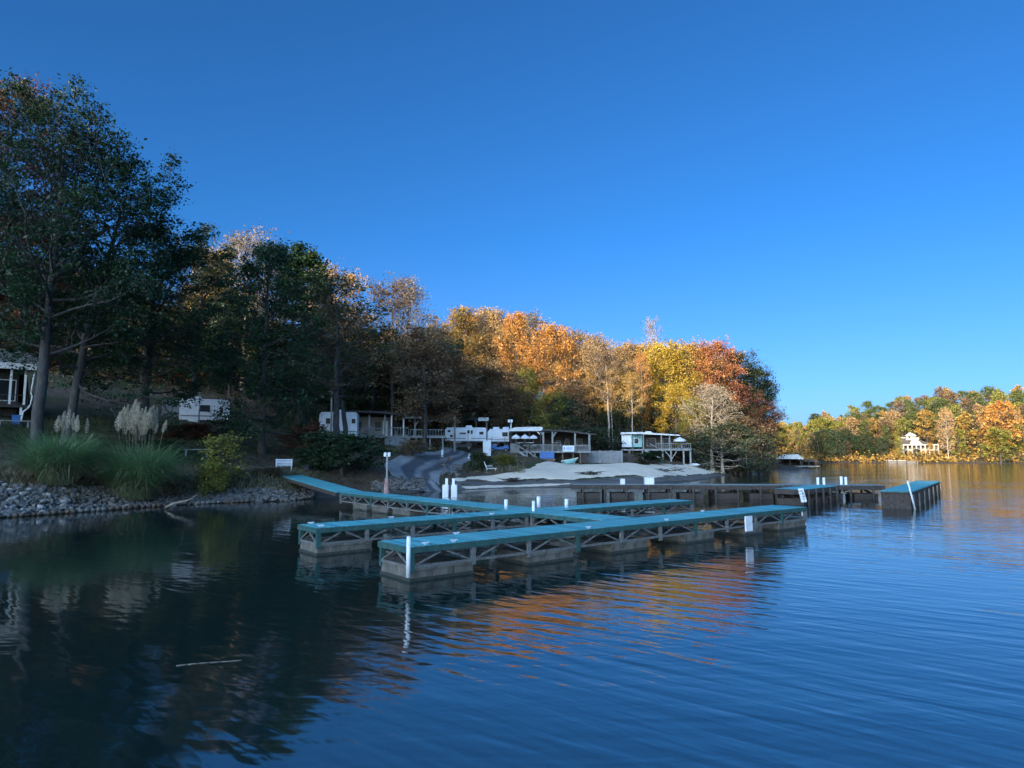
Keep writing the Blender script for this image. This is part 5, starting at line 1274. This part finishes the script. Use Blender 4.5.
# ------------------------------------------------------------------ pampas grass, rocks, grass, undergrowth
M['blade'] = leafmat('grass_blades', [(0, (.07, .14, .06)), (.5, (.15, .27, .12)), (1, (.27, .36, .17))], .25, .8)
M['dryblade'] = leafmat('dry_grass_blades', [(0, (.08, .075, .04)), (.5, (.18, .155, .09)), (1, (.30, .25, .16))], .25, .8)
M['plume'] = leafmat('feathery_plumes', [(0, (.34, .28, .20)), (.5, (.50, .43, .32)), (1, (.64, .57, .45))], .4, 1.5)
def blades(n, spread, length, rg, arch=1.0, width=.016, base=.35, segs=5):
    az = rg.uniform(0, 6.283, n); L = length * rg.uniform(.55, 1.1, n); e0 = rg.uniform(.85, 1.45, n)
    r0 = base * np.sqrt(rg.rand(n)); a0 = rg.uniform(0, 6.283, n)
    P = np.stack([r0 * np.cos(a0), r0 * np.sin(a0), np.zeros(n)], 1)
    V = np.zeros((n, (segs + 1) * 2, 3)); side = np.stack([-np.sin(az), np.cos(az), np.zeros(n)], 1)
    for k in range(segs + 1):
        t = k / segs; w = width * (1 - t) ** .6 + .002
        V[:, 2 * k] = P - side * w / 2; V[:, 2 * k + 1] = P + side * w / 2
        e = e0 - arch * rg.uniform(1.2, 1.9, n) * (t + .1) ** 1.3
        P = P + np.stack([np.cos(az) * np.cos(e), np.sin(az) * np.cos(e), np.sin(e)], 1) * (L / segs)[:, None]
    F = []
    for k in range(segs): F.append(np.stack([np.arange(n) * (segs + 1) * 2 + 2 * k + q for q in (0, 1, 3, 2)], 1))
    V = V.reshape(-1, 3); V[:, 2] = np.maximum(V[:, 2], .02)
    return V, np.concatenate(F)
def plume_mesh(rg, L=.75, w=.13, n=560):
    t = rg.rand(n) ** .9; prof = np.sin(np.pi * np.clip(t * .93 + .07, 0, 1)) ** .75 * (1 - .25 * t)
    a = rg.uniform(0, 6.283, n); rr = w * prof * np.sqrt(rg.rand(n))
    bend = .10 * t ** 2.2
    C = np.stack([rr * np.cos(a) + bend, rr * np.sin(a), t * L], 1)
    V, F = leaves(C, .075, rg, .0, .22, droop=-1.6)
    return mesh_np('plume', V, F)
_pl = [plume_mesh(np.random.RandomState(200 + i), L=.8 + .1 * i, w=.14) for i in range(4)]
for me in _pl: me.materials.append(M['plume'])
def pampas(label, px, Y, width_px, height_py, base_py, plumes, seed):
    rg = np.random.RandomState(seed); p = onground(px, Y, base_py); m = Y / FPX
    r = thing('pampas_grass', label, 'pampas grass', p, 0, 'pampas clumps above the rocks')
    L = width_px * m * .92
    V, F = blades(4200, 0, L, rg, .78, .024, width_px * m * .17)
    link('blades', mesh_np('blades', V, F), M['blade'], r)
    V, F = blades(900, 0, L * .9, rg, 1.25, .020, width_px * m * .2)
    link('dry_blades', mesh_np('dry_blades', V, F), M['dryblade'], r)
    for i, (ppx, ptop, pbot, tilt) in enumerate(plumes):
        yy = Y + rg.uniform(-.5, .5); top = PD(ppx, ptop, yy) - p; bot = PD(ppx - tilt * (pbot - ptop), pbot, yy) - p
        ax = top - bot; Lp = np.linalg.norm(ax); me = _pl[i % 4]
        root_ = np.array([bot[0] * .45, rg.uniform(-.3, .3), .2])
        sk = MB(); pr = None
        for k in range(6):
            t = k / 5; c = root_ * (1 - t) ** 2 + (bot * .9 + np.array([0, 0, -.1])) * 2 * t * (1 - t) * 1.0 + (bot + ax * .15) * t * t
            if pr is not None: sk.cyl(pr, c, .013, n=5)
            pr = c
        stalk = sk.build('stalk', M['dryblade'], r)
        o = bpy.data.objects.new('plume', me); COL.objects.link(o); o.parent = stalk
        o.location = [float(v) for v in bot]; q = Vector([float(v) for v in ax]).to_track_quat('Z', 'X'); o.rotation_euler = q.to_euler()
        s = Lp / (.8 + .1 * (i % 4)); o.scale = (s * 1.15, s * 1.15, s)
    return r
pampas('pampas clump with few plumes, three of them bright white, in front of the grey trunks', 58, 36.2, 78, 440, 488,
       [(57, 416, 432, 0), (63, 411, 428, .05), (68, 410, 428, 0), (72, 413, 430, -.1), (66, 415, 431, .1), (79, 418, 432, .15), (89, 419, 433, .2), (94, 434, 442, .9), (76, 416, 431, 0)], 5)
pampas('larger pampas clump crowded with tall pale plumes, beside the dry weeds', 138, 38.4, 84, 445, 488,
       [(118, 412, 431, 0), (122, 407, 428, 0), (126, 405, 427, .05), (129, 410, 430, 0), (133, 400, 424, 0), (136, 406, 428, .05), (140, 409, 430, 0), (144, 407, 429, 0), (148, 408, 430, .05),
        (151, 406, 428, 0), (155, 408, 430, .05), (157, 413, 433, .1), (131, 414, 434, -.1), (142, 414, 435, 0), (124, 416, 434, -.1), (159, 424, 432, .5), (168, 421, 432, .5), (147, 415, 434, .1), (137, 403, 424, .05)], 6)
# rocks
import bmesh
def rock_mesh(seed):
    rr = random.Random(seed); bm = bmesh.new(); bmesh.ops.create_icosphere(bm, subdivisions=2, radius=.5)
    cuts = [(Vector((rr.gauss(0, 1), rr.gauss(0, 1), rr.gauss(0, 1))).normalized(), rr.uniform(.26, .42)) for _ in range(9)]
    for v in bm.verts:
        for n, d in cuts:
            k = v.co.dot(n)
            if k > d: v.co -= n * (k - d)
        v.co *= rr.uniform(.96, 1.04)
        v.co.z *= .68; v.co.x *= 1.2
    me = bpy.data.meshes.new('rock'); bm.to_mesh(me); bm.free(); return me
RK = [rock_mesh(i) for i in range(9)]
for i, me in enumerate(RK): me.materials.append(M[['rock', 'rock', 'palerock', 'rock', 'darkrock'][i % 5]])
rr = random.Random(77); cand = []
def shore_point(px):
    b = np.interp(px, [a for a, _ in shore_px], [b for _, b in shore_px]); return PZ(px, b, 0)
for i in range(2300):
    px = rr.uniform(-30, 318); q = shore_point(px); k = rr.random() ** .9 * np.interp(px, [-30, 60, 120, 200, 260, 318], [3.3, 3.1, 2.7, 1.7, 1.8, 2.0])
    x, y = q[0] - k * .55, q[1] + k * .85
    cand.append((x, y, rr.uniform(.12, .36) * (1.25 if px < 70 else 1)))
for i in range(260):
    px = rr.uniform(372, 425); py = rr.uniform(479, 491) if px > 385 else rr.uniform(484, 492); q = hit(px, py); cand.append((q[0], q[1], rr.uniform(.18, .42)))
for i in range(46):
    px = rr.uniform(442, 462); q = hit(px, rr.uniform(465, 477)); cand.append((q[0], q[1], rr.uniform(.25, .5)))
cz = ground(np.array([c[0] for c in cand]), np.array([c[1] for c in cand]))
order = sorted(range(len(cand)), key=lambda i: -cand[i][2] / cand[i][1])
first = set(order[:300]); SV, SF, so = [], [], 0
_rv = []
for me in RK:
    v = np.zeros(len(me.vertices) * 3); me.vertices.foreach_get('co', v); _rv.append((v.reshape(-1, 3), np.array([p.vertices[:] for p in me.polygons])))
for i, (x, y, s) in enumerate(cand):
    k = rr.randrange(9); z = float(cz[i]) + s * .12 + rr.uniform(0, .08); rot = (rr.uniform(-.5, .5), rr.uniform(-.5, .5), rr.uniform(0, 6.28)); sc = (s * rr.uniform(.8, 1.3), s * rr.uniform(.7, 1.1), s * rr.uniform(.7, 1.1))
    if i in first:
        o = bpy.data.objects.new('rock', RK[k]); COL.objects.link(o); o.location = (x, y, z); o.rotation_euler = rot; o.scale = sc
        px = 512 + 680 * x / y
        if px < 340: tag(o, 'grey rock among the stones lining the dark bank beside the water', 'rock', 'rocks lining the dark bank')
        elif px < 432: tag(o, 'pale rock in the heap between the lamp post and the ramp road', 'rock', 'rocks beside the ramp road')
        else: tag(o, 'pale rock on the outer side of the ramp road bend', 'rock', 'rocks at the outer road bend')
    else:
        from mathutils import Euler
        Mx = np.array(Euler(rot).to_matrix()) @ np.diag(sc); v, f = _rv[k]
        SV.append(v @ Mx.T + [x, y, z]); SF.append(f + so); so += len(v)
tag(link('rock_rubble', mesh_np('rock_rubble', np.concatenate(SV), np.concatenate(SF)), M['rock']), 'small grey rubble filling the bank between the larger rocks', 'rubble', None, 'stuff')
# logs that edge the bank
for i, (a, b) in enumerate(((-20, 12), (14, 44), (46, 78), (80, 108), (110, 140), (142, 168), (196, 222), (226, 250))):
    p, q = shore_point(a), shore_point(b); mb = MB(); pr = None
    for k in range(6):
        t = k / 5; c = p + (q - p) * t + np.array([0, -.12 + .05 * math.sin(k * 2 + i), .08 + .02 * math.sin(k * 3 + i)])
        if pr is not None: mb.cyl(pr, c, .085 + .015 * math.sin(k + i), n=8)
        pr = c
    tag(mb.build('edging_log', M['brownwood'] if i % 3 else M['driftwood']), 'weathered edging log lying along the waterline of the dark bank', 'log', 'edging logs along the dark bank')
mb = MB(); pr = None; qs = [PZ(166, 507, .1), PZ(176, 503, .35), PZ(188, 500.5, .5), PZ(196, 499, .55)]
for k, c in enumerate(qs):
    if pr is not None: mb.cyl(pr, c, .10 - .02 * k, n=8)
    pr = c
mb.cyl(qs[2], qs[2] + np.array([.5, -.1, .3]), .04, .02, 6)
tag(mb.build('driftwood_log', M['driftwood']), 'bleached crooked driftwood log where the pampas bank meets the dry weeds', 'driftwood')
for i, (px, py, w, lb) in enumerate(((664, 472.2, 5.0, 'long heap of dark driftwood and brush on the sand near the cedar'), (592, 475.5, 2.2, 'small heap of dark driftwood on the sand before the grey wall'), (512, 482.5, 1.2, 'small clump of dark brush on the mud before the stairs'))):
    q = hit(px, py); r = thing('driftwood_heap', lb, 'driftwood', q); rd_ = random.Random(300 + i); hp = MB()
    for k in range(70):
        x = rd_.gauss(0, w * .24); y = rd_.gauss(0, .35); a = rd_.uniform(0, 3.14); l = rd_.uniform(.3, .9) * (1 + w * .12); e = rd_.uniform(-.1, .38)
        hp.cyl((x, y, rd_.uniform(.02, .35)), (x + l * math.cos(a) * math.cos(e), y + l * math.sin(a) * math.cos(e) * .6, .12 + l * math.sin(e)), .026, .012, 5)
    hp.build('branches', M['darkbark'], r)
# grass on the bank, leaf litter plants
def tufts(n, pts_fn, h, rg, w=.02):
    C = np.array([pts_fn() for _ in range(n)]); z = ground(C[:, 0], C[:, 1])
    k = 7; C3 = np.repeat(np.stack([C[:, 0], C[:, 1], z], 1), k, 0); m = len(C3)
    C3[:, :2] += rg.normal(0, .10, (m, 2)); az = rg.uniform(0, 6.283, m); L = h * rg.uniform(.4, 1.2, m); ln = rg.uniform(.1, .8, m)
    side = np.stack([-np.sin(az), np.cos(az), 0 * az], 1) * w / 2; d = np.stack([np.cos(az) * np.sin(ln), np.sin(az) * np.sin(ln), np.cos(ln)], 1)
    mid = C3 + d * (L * .55)[:, None]; tip = mid + (d * .8 + np.stack([np.cos(az) * .5, np.sin(az) * .5, 0 * az - .1], 1)) * (L * .45)[:, None]
    V = np.stack([C3 - side, C3 + side, mid + side * .8, mid - side * .8, tip + side * .1, tip - side * .1], 1).reshape(-1, 3)
    b = np.arange(m)[:, None] * 6
    return V, np.concatenate([b + [0, 1, 2, 3], b + [3, 2, 4, 5]])
rg = np.random.RandomState(9); rr = random.Random(5)
def bank_pt():
    px = rr.uniform(-40, 380); q = shore_point(px); k = rr.uniform(3.2, 22) if px < 160 else rr.uniform(1.6, 20)
    return (q[0] - k * .5 + rr.gauss(0, .3), q[1] + k * .85)
V, F = tufts(5200, bank_pt, .26, rg)
M['turf'] = leafmat('dark_turf', [(0, (.02, .03, .012)), (.5, (.045, .055, .022)), (1, (.09, .085, .04))], .25, .8)
tag(link('bank_grass', mesh_np('bank_grass', V, F), M['turf']), 'short dark grass growing over the bank above the rocks', 'grass', None, 'stuff')
def dry_pt():
    px = rr.choice([rr.uniform(160, 330), rr.uniform(385, 445), rr.uniform(455, 525), rr.uniform(-30, 330)])
    if px > 380: q = hit(px, rr.uniform(452, 474)) if px > 452 else hit(px, rr.uniform(448, 468)); return (q[0], q[1])
    q = shore_point(px); k = rr.uniform(1.6, 6.5); return (q[0] - k * .5, q[1] + k * .85)
def not_road(fn):
    rc = np.array([hit(a, b)[:2] for a, b in ROAD_PX])
    def g():
        while True:
            p = fn()
            if np.hypot(*(rc - np.array(p)).T).min() > 4.2: return p
    return g
V, F = tufts(1900, not_road(dry_pt), .42, rg, .025)
tag(link('dry_grass', mesh_np('dry_grass', V, F), M['dryblade']), 'dry tan grass and weeds along the top of the rocks and the road', 'grass', None, 'stuff')
def under(n, fn, hmax, leaf, rg):
    C = np.array([fn() for _ in range(n)]); z = ground(C[:, 0], C[:, 1]); k = 26
    C3 = np.repeat(np.stack([C[:, 0], C[:, 1], z], 1), k, 0); hh = np.repeat(rg.uniform(.3, 1, n) * hmax, k)
    C3 += rg.normal(size=C3.shape) * np.stack([hh * .45, hh * .45, hh * .28], 1); C3[:, 2] = np.maximum(C3[:, 2] + hh * .4, np.repeat(z, k) + .05)
    return leaves(C3, leaf, rg, .3)
def wood_pt():
    if rr.random() < .45:
        px = rr.uniform(-60, 450); Y = rr.uniform(62, 105)
        return tuple(onground(px, Y)[:2])
    px = rr.uniform(440, 775); Y = rr.uniform(92, 118) if px < 735 else rr.uniform(106, 124); return tuple(onground(px, Y)[:2])
V, F = under(900, wood_pt, 1.9, .24, rg)
tag(link('undergrowth', mesh_np('undergrowth', V, F), LF['brown']), 'brown and dark undergrowth covering the floor of the woods', 'undergrowth', None, 'stuff')
def far_pt():
    t = rr.random() * (len(fs) - 1); j = int(t); a, b = fs[j], fs[j + 1]; k = rr.random() ** 1.5 * 40 + .5
    return (a[0] + (b[0] - a[0]) * (t - j), a[1] + (b[1] - a[1]) * (t - j) + k)
V, F = under(700, far_pt, 2.6, .5, rg)
tag(link('far_undergrowth', mesh_np('far_undergrowth', V, F), LF['gold']), 'golden low undergrowth along the far shore', 'undergrowth', None, 'stuff')
